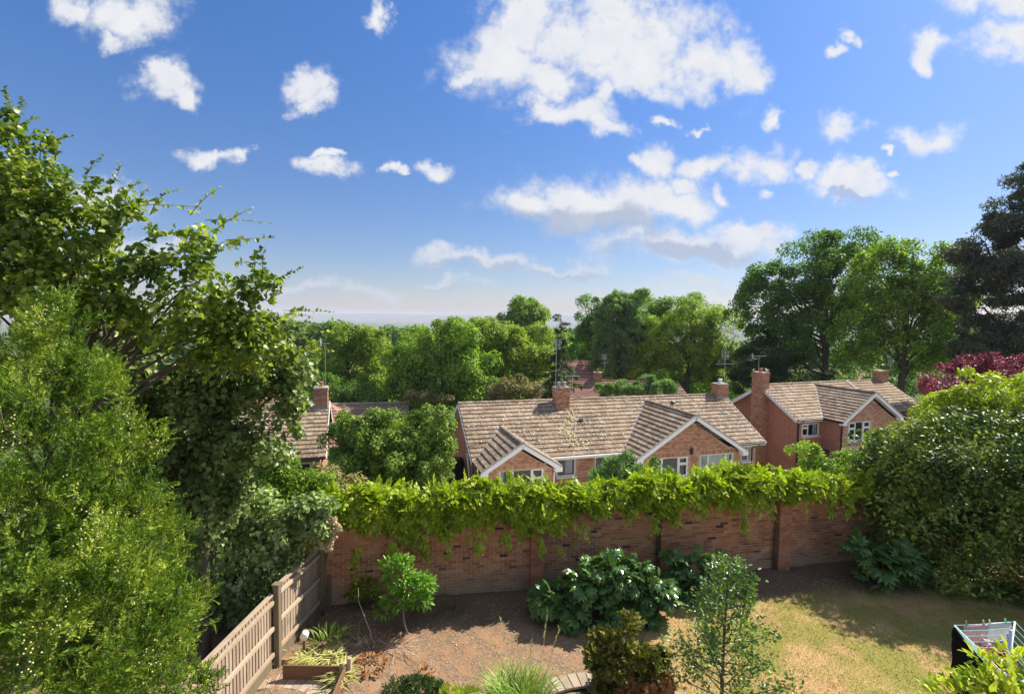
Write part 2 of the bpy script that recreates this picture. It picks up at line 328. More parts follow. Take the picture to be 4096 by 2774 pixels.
# ------------------------------------------------------------ setting: garden ground, land, hills, far plain
WO = Vector((-3.59,11.13,0)); WP = .179                      # garden wall line
WU = Vector((math.cos(WP),math.sin(WP),0)); WN = Vector((-math.sin(WP),math.cos(WP),0))
def wall_pt(t, z=0, b=0): p = WO+WU*t+WN*b; return Vector((p.x,p.y,z))
def wall_t(px):
    lo, hi = -8, 30
    for _ in range(40):
        m = (lo+hi)/2; p = wall_pt(m, 1.5); q = p-Vector((0,0,CAMZ)); x = 512+FPX*q.dot(CX)/q.dot(_F)
        if x < px: lo = m
        else: hi = m
    return lo
def ss(x, a, b): t = np.clip((x-a)/(b-a),0,1); return t*t*(3-2*t)
def land_z(x, y):
    d = (x-WO.x)*WN.x+(y-WO.y)*WN.y
    z = -3.2*ss(d,.3,9) - 2.7*ss(x,7,17)*ss(y,20,33) - 2.0*ss(y,45,90)
    z = z - 7*ss(y,80,220) - 25*ss(y,200,700) - 35*ss(y,600,2000)
    return z
def gmat():
    m, t = new_mat('garden_soil_and_dry_lawn'); pos = t.node('ShaderNodeNewGeometry').outputs['Position']
    s = t.node('ShaderNodeSeparateXYZ', i={0:pos}).outputs
    wn = t.noise(pos, 1.1, 4, .6); fine = t.noise(pos, 16, 6, .7); mid = t.noise(pos, 3.2, 4, .6); vf = t.noise(pos, 60, 4, .7)
    soil = t.ramp(fine, [(.28,(.13,.085,.05)),(.45,(.22,.15,.095)),(.6,(.31,.215,.14)),(.75,(.52,.41,.28))])
    soil = t.mix(t.math('MULTIPLY', t.sstep(mid,.40,.62), .7), soil, (.35,.205,.11))
    dry = t.ramp(vf, [(.32,(.18,.10,.04)),(.5,(.43,.27,.115)),(.66,(.66,.48,.25))])
    green = t.ramp(vf, [(.32,(.08,.09,.02)),(.5,(.24,.22,.05)),(.66,(.46,.37,.12))])
    # distance along x: soil bed, then dry straw, then lawn
    e = t.math('ADD', s[0], t.math('MULTIPLY_ADD', wn, 1.8, -.9)); e = t.math('ADD', e, t.math('MULTIPLY', t.math('SUBTRACT', s[1], 9.5), -.15))
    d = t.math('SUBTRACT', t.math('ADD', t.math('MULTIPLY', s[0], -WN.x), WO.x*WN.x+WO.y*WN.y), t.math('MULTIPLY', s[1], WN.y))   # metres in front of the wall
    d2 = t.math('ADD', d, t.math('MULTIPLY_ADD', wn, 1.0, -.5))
    gp = t.math('MULTIPLY', t.sstep(t.noise(pos, .75, 4, .6), .40, .56), t.sstep(e, 2.9, 4.6))
    lawn = t.mix(gp, dry, green)
    fac = t.math('MULTIPLY', t.sstep(e, 1.7, 2.6), t.sstep(d2, 1.0, 1.6))
    c = t.mix(fac, soil, lawn)
    dark = t.math('MULTIPLY', t.math('SUBTRACT', 1, t.sstep(d2, .9, 1.7)), .55); c = t.mix(dark, c, (.10,.07,.05))  # shade at the wall foot painted into the soil colour
    p = t.node('ShaderNodeBsdfPrincipled', i={'Base Color':c,'Roughness':.95,'Specular IOR Level':.15})
    b = t.node('ShaderNodeBump', i={'Strength':.8,'Distance':.03,'Height':fine}); t.l.new(b.outputs[0], p.inputs['Normal']); out(t, p.outputs[0]); return m
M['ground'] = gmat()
def landmat():
    m, t = new_mat('meadows_and_verges'); pos = t.node('ShaderNodeNewGeometry').outputs['Position']
    n = t.noise(pos, .004, 4, .6); n2 = t.noise(pos, .3, 5, .6)
    c = t.ramp(n, [(.35,(.05,.085,.025)),(.5,(.09,.13,.035)),(.6,(.17,.18,.07)),(.7,(.07,.10,.035))])
    c = t.mix(.4, c, t.ramp(n2, [(.3,.4),(.7,1)]), 'MULTIPLY')
    out(t, t.node('ShaderNodeBsdfPrincipled', i={'Base Color':c,'Roughness':1,'Specular IOR Level':.1}).outputs[0]); return m
M['land'] = landmat()
def grid(name, xs, ys, zf, mat, kind='structure'):
    X, Y = np.meshgrid(xs, ys); Z = zf(X, Y); V = np.stack([X,Y,Z],-1).reshape(-1,3); nx = len(xs)
    i = (np.arange(len(ys)-1)[:,None]*nx+np.arange(nx-1)[None]).ravel()
    return mesh_np(name, V, np.stack([i,i+1,i+nx+1,i+nx],1), mat, smooth=True, kind=kind)
def garden_z(x, y):
    return .035*np.sin(x*1.3+.4*y)*np.cos(y*1.1)+.02*np.sin(x*4.1+1)*np.sin(y*3.7)+.012*np.sin(x*11+y*7)
# garden reaches 30 cm under the wall, the land starts behind it
xs = np.linspace(-16, 26, 300); us = np.linspace(0, 1, 90)
X = np.repeat(xs[None], len(us), 0); yw = WO.y+(xs-WO.x)*math.tan(WP)+.12
Y = -3+(yw[None]+3)*us[:,None]; V = np.stack([X,Y,garden_z(X,Y)],-1).reshape(-1,3); nx = len(xs)
i = (np.arange(len(us)-1)[:,None]*nx+np.arange(nx-1)[None]).ravel()
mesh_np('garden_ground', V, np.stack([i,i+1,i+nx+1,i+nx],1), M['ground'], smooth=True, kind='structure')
vs = np.concatenate([np.linspace(.12,40,80), 40*np.exp(np.linspace(.03, math.log(350), 90))]); xn = np.sign(np.linspace(-1,1,161))*np.abs(np.linspace(-1,1,161))**2.2
X = xn[None]*(30+vs[:,None]*1.6); Y = WO.y+vs[:,None]+np.clip(X-WO.x,-30,40)*math.tan(WP)
V = np.stack([X,Y,np.broadcast_to(land_z(X,Y),X.shape)-.03],-1).reshape(-1,3); nx = 161
i = (np.arange(len(vs)-1)[:,None]*nx+np.arange(nx-1)[None]).ravel()
mesh_np('land', V, np.stack([i,i+1,i+nx+1,i+nx],1), M['land'], smooth=True, kind='structure')
# far hills on the horizon
def hz(x, y):
    r = np.sqrt(x*x+y*y); a = np.arctan2(x,y)
    prof = 52+16*np.sin(a*7+1.2)+8*np.sin(a*19+.6)+4*np.sin(a*43)
    return -74+ (prof+74)*ss(r,8200,9600)*(1-ss(r,9800,12500)*.5)
an = np.linspace(-1.2,1.2,300); rr = np.linspace(7600,12500,26)
X = np.sin(an)[None]*rr[:,None]; Y = np.cos(an)[None]*rr[:,None]; V = np.stack([X,Y,hz(X,Y)],-1).reshape(-1,3); nx = 300
i = (np.arange(25)[:,None]*nx+np.arange(nx-1)[None]).ravel()
mesh_np('hills', V, np.stack([i,i+1,i+nx+1,i+nx],1), M['land'], smooth=True, kind='structure')

M['bounce_pale'] = simple('pale_bounce_sheet', (.52,.49,.44), .9, var=.15, scale=1.2)
def bounce_sheet(name, x0, x1, y0, y1, lift=.05):
    xs_ = np.linspace(x0,x1,40); ys_ = np.linspace(y0,y1,24); return grid(name, xs_, ys_, lambda X,Y: land_z(X,Y)+lift, M['bounce_pale'])
bounce_sheet('bungalow_bounce_sheet', -2.6, 17.2, 15.2, 25.0); bounce_sheet('house2_bounce_sheet', 18, 36, 22.5, 35.0)  # unseen pale ground added to bounce sunlight onto the house fronts
# ------------------------------------------------------------ foliage tools
def nrm(a): return a/np.maximum(np.linalg.norm(a,axis=-1,keepdims=True),1e-9)
def rdir(n): return nrm(G.normal(size=(n,3)))
def scatter_arrays(T, D, N, P, S, W=None):
    """copies of template T=(verts, faces) with length along D, face towards N, at P, scale S"""
    tv, tf = T; D = nrm(D); X = nrm(np.cross(D, N)); Z = np.cross(X, D); S = np.broadcast_to(S, (len(P),))
    B = np.stack([X,D,Z],-1); v = np.einsum('nij,tj->nti', B, tv)*S[:,None,None]+P[:,None]
    F = tf[None]+(np.arange(len(P))*len(tv))[:,None,None]
    return v.reshape(-1,3), F.reshape(-1, tf.shape[1])
def scatter(name, T, D, N, P, S, mat, parent=None, kind=None):
    V, F = scatter_arrays(T, D, N, P, S); return mesh_np(name, V, F, mat, parent, kind=kind)
def leafT(w=.5, fold=.08, droop=.06):
    return (np.array([(0,0,0),(-w/2,.45,fold),(0,1,-droop),(w/2,.45,fold)]), np.array([(0,3,2),(0,2,1)]))
def leafT4(w=.5, fold=.07, droop=.12):
    return (np.array([(0,0,0),(-w/2,.38,fold),(0,.5,.02),(w/2,.38,fold),(-w*.3,.78,fold*.5),(w*.3,.78,fold*.5),(0,1.05,-droop)]),
            np.array([(0,2,1),(0,3,2),(1,2,4),(2,3,5),(2,5,6),(2,6,4)]))
def sprayT(n=34, seed=3, droop=.25, w=.035, L0=.42):
    """feathery conifer spray: slim scale-leaf twiglets on both sides of a curved axis"""
    g = np.random.default_rng(seed); vs = []; fs = []
    for k in range(n):
        t = (k+.5)/n; side = 1 if k % 2 else -1; L = L0*(1-t)**.6*(.6+.8*g.random())+.07
        b = np.array([0, t*.9, -droop*t*t]); a = .55+.5*g.random()
        d = np.array([side*math.sin(a), math.cos(a), .25*(g.random()-.5)-.1]); e = b+d*L; m = b+d*L*.5
        q = np.cross(d,(0,0,1)); q = q/np.linalg.norm(q)*w*(.7+.6*g.random()); z = np.array([0,0,(g.random()-.5)*.06])
        i = len(vs); vs += [b, m-q+z, e, m+q-z]; fs += [(i,i+1,i+2),(i,i+2,i+3)]
    return (np.array(vs), np.array(fs))
def clumpT(n=9, seed=5, w=.5, s=.38, spread=.8):
    """a twig end carrying n leaves"""
    g = np.random.default_rng(seed); vs = []; fs = []; lv, lf = leafT(w)
    for k in range(n):
        t = .15+.85*k/n; a = 2.4*k; d = nrm(np.array([math.cos(a)*spread, .55+.4*g.random(), math.sin(a)*spread*.8])); nn = nrm(np.array([0,.2,1.])+g.normal(size=3)*.4)
        x = nrm(np.cross(d,nn)); z = np.cross(x,d); B = np.stack([x,d,z],-1); i = len(vs)*1
        p = np.array([0,t*.7,0]); vs += list((lv@B.T)*s*(.7+.5*g.random())+p); fs += [tuple(j+i for j in f) for f in lf]
    return (np.array(vs), np.array(fs))
def crown_points(ells, nclump, crad, nleaf, up=.35, inner=.12, flat=1.0, shell=(.62,1.0)):
    """ells: (centre, radii). Leaf positions, outward directions and normals: clumps set over each lobe, leaves over each clump"""
    C = np.array([e[0] for e in ells]); Rr = np.array([e[1] for e in ells]); wgt = (Rr[:,0]*Rr[:,1]*Rr[:,2])**(2/3); wgt = wgt/wgt.sum()
    k = G.choice(len(ells), nclump, p=wgt); d = rdir(nclump); r = G.uniform(*shell, nclump)[:,None]
    cc = C[k]+d*Rr[k]*(r-crad*.4/Rr[k].mean(1)[:,None]*0); cs = crad*G.uniform(.55,1.35,nclump)
    j = G.integers(0, nclump, nleaf); dl = nrm(G.normal(size=(nleaf,3))+d[j]*.55+np.array([0,0,up])); rad = G.random(nleaf)**.45
    P = cc[j]+dl*(cs[j]*rad)[:,None]*np.array([1,1,flat]); out_ = nrm(dl+d[j]*.3)
    m = int(nleaf*inner)
    kk = G.choice(len(ells), m, p=wgt); P[:m] = C[kk]+rdir(m)*Rr[kk]*(G.random(m)**.5)[:,None]*.8
    return P, out_, cc, d
def orient(out_, droop=.3, jit=.6):
    n = len(out_); N = nrm(out_+np.array([0,0,.45])+G.normal(size=(n,3))*jit)
    D = nrm(np.cross(N, rdir(n))+out_*.35-np.array([0,0,droop])); return D, N
def limbs(name, base, top, r, targets, mat, parent, n=14, seg=5, rmin=.02, low=.35):
    mb = MB(); base, top = Vector(base), Vector(top); ax = top-base; pts = []
    for i in range(8):
        t = i/7; pts.append(base+ax*t+Vector((math.sin(t*5+base.x),math.cos(t*4+base.y),0))*r*.8*t)
    mb.tube(pts, [r*(1-.78*i/7)*(1.25 if i == 0 else 1) for i in range(8)], 8)
    idx = G.permutation(len(targets))[:n]
    for q in idx:
        e = Vector(targets[q]); t = min(.92, max(low, (e.z-base.z)/max(ax.z,.1)*.75)); s = base+ax*t; d = e-s; c = []
        for i in range(seg+1):
            u = i/seg; c.append(s+d*u+Vector((0,0,d.length*.10*math.sin(u*math.pi)))+Vector(G.normal(size=3)*d.length*.03*(0<i<seg)))
        r0 = max(rmin, r*(1-.78*t)*.55); mb.tube(c, [r0*(1-.8*i/seg) for i in range(seg+1)], 6)
    return mb.build(name, mat, parent, smooth=True)
def pix_ells(lst, Y, dep=.9):
    """lobes given as picture outlines at distance Y -> real ellipsoids"""
    r = []
    for e in lst:
        px, py, rx, ry = e[:4]; y = Y+(e[4] if len(e) > 4 else 0); c = at(px,py,y); s = y/FPX
        r.append((np.array(c), np.array([rx*s, max(rx,ry)*s*dep if len(e) < 6 else e[5], ry*s])))
    return r
def tree(name, label, cat, lobes, Y, mat, nleaf, leaf, crad, nclump, trunk=.3, bark='bark', T=None, group=None, up=.35, droop=.3, inner=.12, dep=.9, nl=14, base=None, jit=.6, flat=1.0, shell=(.62,1.0), low=.35):
    E = pix_ells(lobes, Y, dep); c = sum(e[0]*e[1].prod() for e in E)/sum(e[1].prod() for e in E)
    bx, by = (c[0], c[1]) if base is None else (base[0], base[1])
    bz = float(land_z(bx, by)) if (by-WO.y)*WN.y+(bx-WO.x)*WN.x > .15 else 0.0
    if base is not None and len(base) > 2: bz = base[2]
    root = thing(name, (bx,by,bz), label, cat, group)
    P, o_, cc, _ = crown_points(E, nclump, crad, nleaf, up, inner, flat, shell); keep = P[:,2] > bz+.08; P = P[keep]; o_ = o_[keep]
    D, N = orient(o_, droop, jit); scatter('crown', T or leafT(), D, N, P, leaf*G.uniform(.7,1.35,len(P)), mat, root)
    topz = max(e[0][2]+e[1][2]*.45 for e in E)
    if trunk: limbs('trunk', (bx,by,bz-.2), (c[0],c[1],topz), trunk, cc, M[bark], root, n=nl, low=low)
    return root
# ------------------------------------------------------------ brickwork
BR = (.215,.10,.065)
def brick_mesh(w, d, h, seed):
    g = random.Random(seed); mb = MB(); j = lambda a: a+g.uniform(-.003,.003)
    vs = [(j(x*w/2), j(y*d/2), j(z*h/2)) for z in (-1,1) for y in (-1,1) for x in (-1,1)]
    me = bpy.data.meshes.new('brick'); me.from_pydata(vs, [], [(0,2,3,1),(4,5,7,6),(0,1,5,4),(2,6,7,3),(0,4,6,2),(1,3,7,5)]); return me
def brick_field(mb, p0, ux, nx, a0, a1, z0, z1, test=lambda a,z: True, depth=.1, proud=.012, single=None, seed=1, L=.225, H=.075, row0=0):
    """bricks of a wall face: ux along the wall, nx out of its face, one proud brick per box; single() may take a brick as an object"""
    g = random.Random(seed); rows = int((z1-z0)/H+.01)
    for r in range(rows):
        z = z0+(r+.5)*H; off = (L/2 if (r+row0) % 2 else 0); a = a0-off
        while a < a1:
            b0, b1 = max(a, a0), min(a+L, a1)
            if b1-b0 > .05 and test((b0+b1)/2, z):
                w_ = b1-b0-.011; pr = proud+g.uniform(-.004,.004); c = Vector(p0)+ux*((b0+b1)/2)+nx*(pr-depth/2)+Vector((0,0,z))
                if single is None or not single(c, w_, (b0+b1)/2, z): mb.box(c, (w_+g.uniform(-.003,.003), depth, H-.011+g.uniform(-.002,.002)), (ux, nx, Vector((0,0,1))))
            a += L
WH = 2.20
wall = thing('brick_wall', wall_pt(4,0), 'long red brick garden wall with brick piers, its top smothered in wisteria', 'wall')
T0, T1 = -1.2, 19.0; NF = -WN                                 # NF: the face towards the garden
mb = MB(); mb.box(wall_pt((T0+T1)/2, WH/2-.2, .136), (T1-T0, .20, WH+.4), (WU,WN,Vector((0,0,1)))); mb.build('mortar_core', M['mortar'], wall)
bm_full = [brick_mesh(.204,.1,.064,k) for k in range(3)]
for b in bm_full: b.materials.append(M['brick'])
cnt = [0]; rotw = Matrix(((WU.x,WN.x,0),(WU.y,WN.y,0),(0,0,1)))
def single_brick(c, w_, a, z):
    if cnt[0] >= 300 or w_ < .2 or not (-.45 < a < 6.6 and .45 < z < 1.42): return False
    if any(abs(a-q) < .22 for q in piers): return False
    o = bpy.data.objects.new('brick', bm_full[cnt[0] % 3]); o.parent = wall; o.matrix_local = Matrix.Translation(c-org(wall)) @ rotw.to_4x4(); COL.objects.link(o); cnt[0] += 1; return True
piers = [wall_t(394.5), wall_t(537), wall_t(665.5), wall_t(782.5), wall_t(890)]
mb = MB(); brick_field(mb, wall_pt(0,0,.04), WU, NF, T0, T1, -.15, WH-.02, single=single_brick, seed=4); mb.build('brickwork', M['brick'], wall, kind='stuff')
mb = MB()
for k in range(int((T1-T0)/.075)):                            # brick-on-edge coping
    mb.box(wall_pt(T0+.0375+k*.075, WH+.055+R_.uniform(-.003,.003), .11), (.064,.235,.10), (WU,WN,Vector((0,0,1))))
mb.build('coping', M['brick_pier'], wall, kind='stuff')
for q, hh in zip(piers, (1.28, WH-.1, WH-.1, WH-.1, WH-.1)):
    core = MB(); core.box(wall_pt(q,hh/2-.1,-.045), (.32,.16,hh+.2), (WU,WN,Vector((0,0,1)))); pr = core.build('pier', M['mortar'], wall)
    pb = MB()
    for r in range(int(hh/.075)):
        z = (r+.5)*.075; o2 = (.0 if r % 2 else 1)
        segs = [(-.1675,.0475),(.0585,.1675)] if o2 else [(-.1675,-.0585),(-.0475,.1675)]
        for a0, a1 in segs: pb.box(wall_pt(q+(a0+a1)/2, z, -.05), (a1-a0, .18, .064), (WU,WN,Vector((0,0,1))))
    pb.box(wall_pt(q, hh+.02, -.04), (.37,.22,.045), (WU,WN,Vector((0,0,1))))
    pb.build('brickwork', M['brick_pier'], pr, kind='stuff')

# ------------------------------------------------------------ houses
def clip(poly, a, b, c):
    """keep the side a*x+b*y >= c"""
    r = []
    for i in range(len(poly)):
        p, q = poly[i], poly[(i+1)%len(poly)]; dp, dq = a*p[0]+b*p[1]-c, a*q[0]+b*q[1]-c
        if dp >= 0: r.append(p)
        if dp*dq < -1e-12: t = dp/(dp-dq); r.append((p[0]+(q[0]-p[0])*t, p[1]+(q[1]-p[1])*t))
    return r
class House:
    def __init__(s, name, loc, phi, k, label, cat='house', ground=-3.0):
        s.E = Vector(loc); s.u = Vector((math.cos(phi),math.sin(phi),0)); s.v = Vector((-math.sin(phi),math.cos(phi),0)); s.k = k; s.g = ground
        s.root = thing(name, (loc[0],loc[1],ground), label, cat); s.bud = 295; s.tm = {}
    def P(s, a, b, c=0): return s.E+s.u*a+s.v*b+Vector((0,0,c))
    def plane(s, o, au, down, L, S, mat, cuts=(), skip=0, tw=.33, gauge=.33, roof=None, lim=300, ori=1):
        """a roof plane of lapped tiles: o = eave corner, au = along the eave, down = unit vector up the slope; cuts clip tiles at valleys"""
        n = au.cross(down).normalized(); n = n if n.z > 0 else -n
        bk = MB(); rows = int(math.ceil(S/gauge)); cols = int(math.ceil(L/tw)); stuff = MB(); under = [(0,0),(L,0),(L,S),(0,S)]
        pl = under
        for c in cuts:
            if c[3] is None: pl = clip(pl, *c[:3])
        slab = MB(); slab.prism([o+au*p[0]+down*p[1]-n*.05 for p in pl], n*.04)
        if not any(c[3] is not None for c in cuts): slab.build('roof_deck', M['dark_room'], roof)
        for r in range(rows):
            for q in range(cols):
                x0 = q*tw+.004; x1 = min((q+1)*tw-.004, L); y0 = r*gauge; y1 = min((r+1)*gauge+.05, S)
                jx = R_.uniform(-.003,.003); pg = [(x0+jx,y0+R_.uniform(-.008,.008)),(x1+jx,y0+R_.uniform(-.008,.008)),(x1+jx,y1),(x0+jx,y1)]; full = len(pg); ar0 = (x1-x0)*(y1-y0)
                cxm = (x0+x1)/2
                for c in cuts:
                    if c[3] is None or c[3][0] <= cxm < c[3][1]: pg = clip(pg, *c[:3])
                if len(pg) < 3: continue
                ar = abs(sum(pg[i][0]*pg[(i+1)%len(pg)][1]-pg[(i+1)%len(pg)][0]*pg[i][1] for i in range(len(pg))))/2
                if ar < .01: continue
                lift = lambda p: n*(.05*(1-(p[1]-y0)/gauge)+.002)      # lower edge proud of the course below
                top = [o+au*p[0]+down*p[1]+lift(p)+n*.016 for p in pg]; bot = [o+au*p[0]+down*p[1]+lift(p)-n*.022 for p in pg]
                m_ = len(pg)
                if s.bud > 0 and lim > 0 and ar > ar0*.95:
                    key = (round(x1-x0,2), round(y1-y0,2), id(roof), round(down.x,2)); ctr = o+au*x0+down*y0
                    me = s.tm.get(key)
                    if me is None:
                        me = bpy.data.meshes.new('tile'); V = [v-ctr for v in top+bot]
                        me.from_pydata([tuple(v) for v in V], [], [tuple(range(m_))]+[(i,i+m_,(i+1)%m_+m_,(i+1)%m_) for i in range(m_)]); me.materials.append(mat); s.tm[key] = me
                    t_ = bpy.data.objects.new('tile', me); t_.parent = roof; t_.location = ctr-org(roof)+n*R_.uniform(-.003,.004); COL.objects.link(t_); s.bud -= 1; lim -= 1
                else: stuff.add(top+bot, [tuple(range(m_))]+[(i,i+m_,(i+1)%m_+m_,(i+1)%m_) for i in range(m_)])
        if stuff.v: stuff.build('tile_courses', mat, roof, kind='stuff')
        if any(c[3] is not None for c in cuts): slab.build('roof_deck', M['dark_room'], roof) if s.full_deck else None
    full_deck = False
    def ridge(s, a, b, mat, roof, r=.12, step=.45):
        a, b = Vector(a), Vector(b); d = (b-a).normalized(); n = max(1,int((b-a).length/step)); side = d.cross(Vector((0,0,1))).normalized(); up = side.cross(d)
        for i in range(n):
            p = a+d*(i*(b-a).length/n); q = a+d*((i+1)*(b-a).length/n-.008); mb = MB(); m = 6
            ring = lambda c, rr: [c+side*rr*math.cos(math.pi*j/m)+up*(rr*.75*math.sin(math.pi*j/m)-.03) for j in range(m+1)]
            r1 = r*(1.06 if i % 2 else 1); vs = ring(p,r1)+ring(q,r1)
            mb.add(vs, [(j,j+1,j+m+2,j+m+1) for j in range(m)]+[tuple(range(m+1))[::-1], tuple(range(m+1,2*m+2))]); mb.build('ridge_tile', mat, roof)
    def wallface(s, a0, a1, z0, z1, b, holes, mat, name='wall', gable=None, dirn=None, th=.25, nrm_=None):
        """solid wall face with window holes; holes = (a0,a1,z0,z1); gable adds the triangle above z1"""
        u = dirn or s.u; o = s.P(0,b) if dirn is None else b; n = nrm_ or -s.v; mb = MB()
        az = sorted({a0,a1,*[h[0] for h in holes],*[h[1] for h in holes]}); zz = sorted({z0,z1,*[h[2] for h in holes],*[h[3] for h in holes]})
        az = [a for a in az if a0 <= a <= a1]; zz = [z for z in zz if z0 <= z <= z1]
        pt = lambda a, z, d=0: o+u*a+Vector((0,0,z))-n*d
        for i in range(len(az)-1):
            for j in range(len(zz)-1):
                ca, cz = (az[i]+az[i+1])/2, (zz[j]+zz[j+1])/2
                if any(h[0] < ca < h[1] and h[2] < cz < h[3] for h in holes): continue
                mb.add([pt(az[i],zz[j]),pt(az[i+1],zz[j]),pt(az[i+1],zz[j+1]),pt(az[i],zz[j+1])], [(0,1,2,3)])
        for h in holes:
            for (p, q) in (((h[0],h[2]),(h[1],h[2])),((h[1],h[2]),(h[1],h[3])),((h[1],h[3]),(h[0],h[3])),((h[0],h[3]),(h[0],h[2]))):
                mb.add([pt(*p),pt(*q),pt(*q,th),pt(*p,th)], [(0,1,2,3)])
        if gable: mb.add([pt(a0,z1),pt(a1,z1),pt((a0+a1)/2,z1+gable)], [(0,1,2)])
        return mb.build(name, mat, s.root)
    def window(s, h, b, bars=(), casements=(), curtain=None, dirn=None, o=None, n=None, sill=True, open_=()):
        """window in hole h (a0,a1,z0,z1) on face b: frame with mullions at bars, transomed casements, glass and what hangs behind"""
        u = dirn or s.u; o = s.P(0,b) if o is None else o; n = n or -s.v; a0,a1,z0,z1 = h; up = Vector((0,0,1)); ax = (u,n,up)
        pt = lambda a, z, d: o+u*a+up*z-n*d
        fr = MB(); d = .07; fw = .065
        for (ca,cz,w_,h_) in (((a0+a1)/2,z0+fw/2,a1-a0,fw),((a0+a1)/2,z1-fw/2,a1-a0,fw)): fr.box(pt(ca,cz,d),(w_-.004,.07,h_),ax)
        for ca in (a0+fw/2,a1-fw/2)+tuple(a0+(a1-a0)*t for t in bars): fr.box(pt(ca,(z0+z1)/2,d-.001),(fw,.07,z1-z0-2*fw-.002),ax)
        f = fr.build('window', M['white'], s.root)
        xs_ = [a0]+[a0+(a1-a0)*t for t in bars]+[a1]
        for i in range(len(xs_)-1):
            l, r = xs_[i]+(fw if i == 0 else fw/2), xs_[i+1]-(fw if i == len(xs_)-2 else fw/2)
            if i in casements:
                tz = z0+(z1-z0)*casements[i] if isinstance(casements, dict) else z0+(z1-z0)*.68
                cs = MB()
                for (q0,q1) in ((z0+fw,tz-.02),(tz+.02,z1-fw)):
                    dd = d-.045
                    for (ca,cz,w_,h_) in (((l+r)/2,q0+.025,r-l,.05),((l+r)/2,q1-.025,r-l,.05),(l+.025,(q0+q1)/2,.05,q1-q0-.1),(r-.025,(q0+q1)/2,.05,q1-q0-.1)): cs.box(pt(ca,cz,dd),(w_,.05,h_),ax)
                cs.box(pt((l+r)/2,tz,d),(r-l,.06,.06),ax); cs.build('casement', M['white'], f)
            gl = MB(); gl.box(pt((l+r)/2,(z0+z1)/2,d+.02),(r-l+.02,.006,z1-z0-2*fw+.02),ax); gl.build('pane', M['glass'], f)
        if sill: sl = MB(); sl.box(pt((a0+a1)/2,z0-.03,-.03),(a1-a0+.10,.20,.05),ax); sl.build('sill', M['white'], f)
        if curtain:
            for (c0,c1) in curtain:
                cu = MB(); nn = 14; A, Bp = a0+(a1-a0)*c0, a0+(a1-a0)*c1; vs = []
                for i in range(nn+1):
                    q = A+(Bp-A)*i/nn; dd = .26+.03*math.sin(i*2.1); vs += [pt(q,z0+.06,dd), pt(q,z1-.02,dd)]
                cu.add(vs, [(2*i,2*i+2,2*i+3,2*i+1) for i in range(nn)]); cu.build('curtain', M['curtain'], f)
        return f
    def board(s, p, q, mat='white_board', w=.18, th=.03, name='bargeboard', n=None):
        mb = MB(); p, q = Vector(p), Vector(q); d = (q-p).normalized(); n = n or -s.v; z = n.cross(d); z = z if z.z > 0 else -z
        mb.box((p+q)/2-z*w/2, ((q-p).length, th, w), (d, n, z)); return mb.build(name, M[mat], s.root)
    def chimney(s, a, b, zb, zt, wa=.85, wb=.6, pots=1, mat='house_brick', pot='cement', base=None):
        c = s.P(a,b); ax = (s.u,s.v,Vector((0,0,1))); mb = MB(); mid = lambda z0,z1: Vector((c.x,c.y,s.E.z+(z0+z1)/2))
        mb.box(mid(zb,zt-.02), (wa-.03,wb-.03,zt-zb), ax); o = mb.build('chimney', M['mortar'], s.root)
        br = MB(); r = 0; z = zb
        while z < zt:
            ex = .03 if z > zt-.22 else 0
            for (du, dv, L, W, sgn) in ((s.u,s.v,wa,wb,-1),(s.u,s.v,wa,wb,1),(s.v,s.u,wb,wa,-1),(s.v,s.u,wb,wa,1)):
                q0 = -L/2-ex; off = .1125 if r % 2 else 0; q0_ = q0-off
                while q0_ < L/2+ex:
                    e0, e1 = max(q0_,q0), min(q0_+.225, L/2+ex)
                    if e1-e0 > .04: br.box(Vector((c.x,c.y,s.E.z+z+.0375))+du*((e0+e1)/2)+dv*sgn*(W/2+ex-.04), (e1-e0-.011,.1,.064), (du,dv,Vector((0,0,1))))
                    q0_ += .225
            z += .075; r += 1
        br.build('brickwork', M[mat], o, kind='stuff')
        cp = MB(); cp.box(mid(zt,zt+.06),(wa+.04,wb+.04,.06),ax); cp.build('cap', M['cement'], o)
        for i in range(pots):
            x = (i-(pots-1)/2)*.34; pp = c+s.u*x; z0 = s.E.z+zt+.05; pt = MB()
            pt.tube([(pp.x,pp.y,z0),(pp.x,pp.y,z0+.1),(pp.x,pp.y,z0+.24),(pp.x,pp.y,z0+.26),(pp.x,pp.y,z0+.31)], [.15,.12,.11,.15,.14], 10); pt.build('chimney_pot', M[pot], o, smooth=True)
        if base is not None: fl = MB(); fl.box(mid(base,base+.16)+s.v*(-.0),(wa+.12,wb+.10,.14),ax); fl.build('flashing', M['lead'], o)
        return o
    def pipe(s, pts, r=.04, mat='black', name='downpipe'): mb = MB(); mb.tube(pts, r, 8); return mb.build(name, M[mat], s.root, smooth=True)
def cosk(k): return 1/math.sqrt(1+k*k)
def slope(s, sgn, k):        # unit vector up a roof slope going sgn*(direction)
    d = (sgn+Vector((0,0,k))); return d.normalized()
def gable_roof(h, a0, w, hh, g, mat, side_mat, over=.35, L=None):
    pass

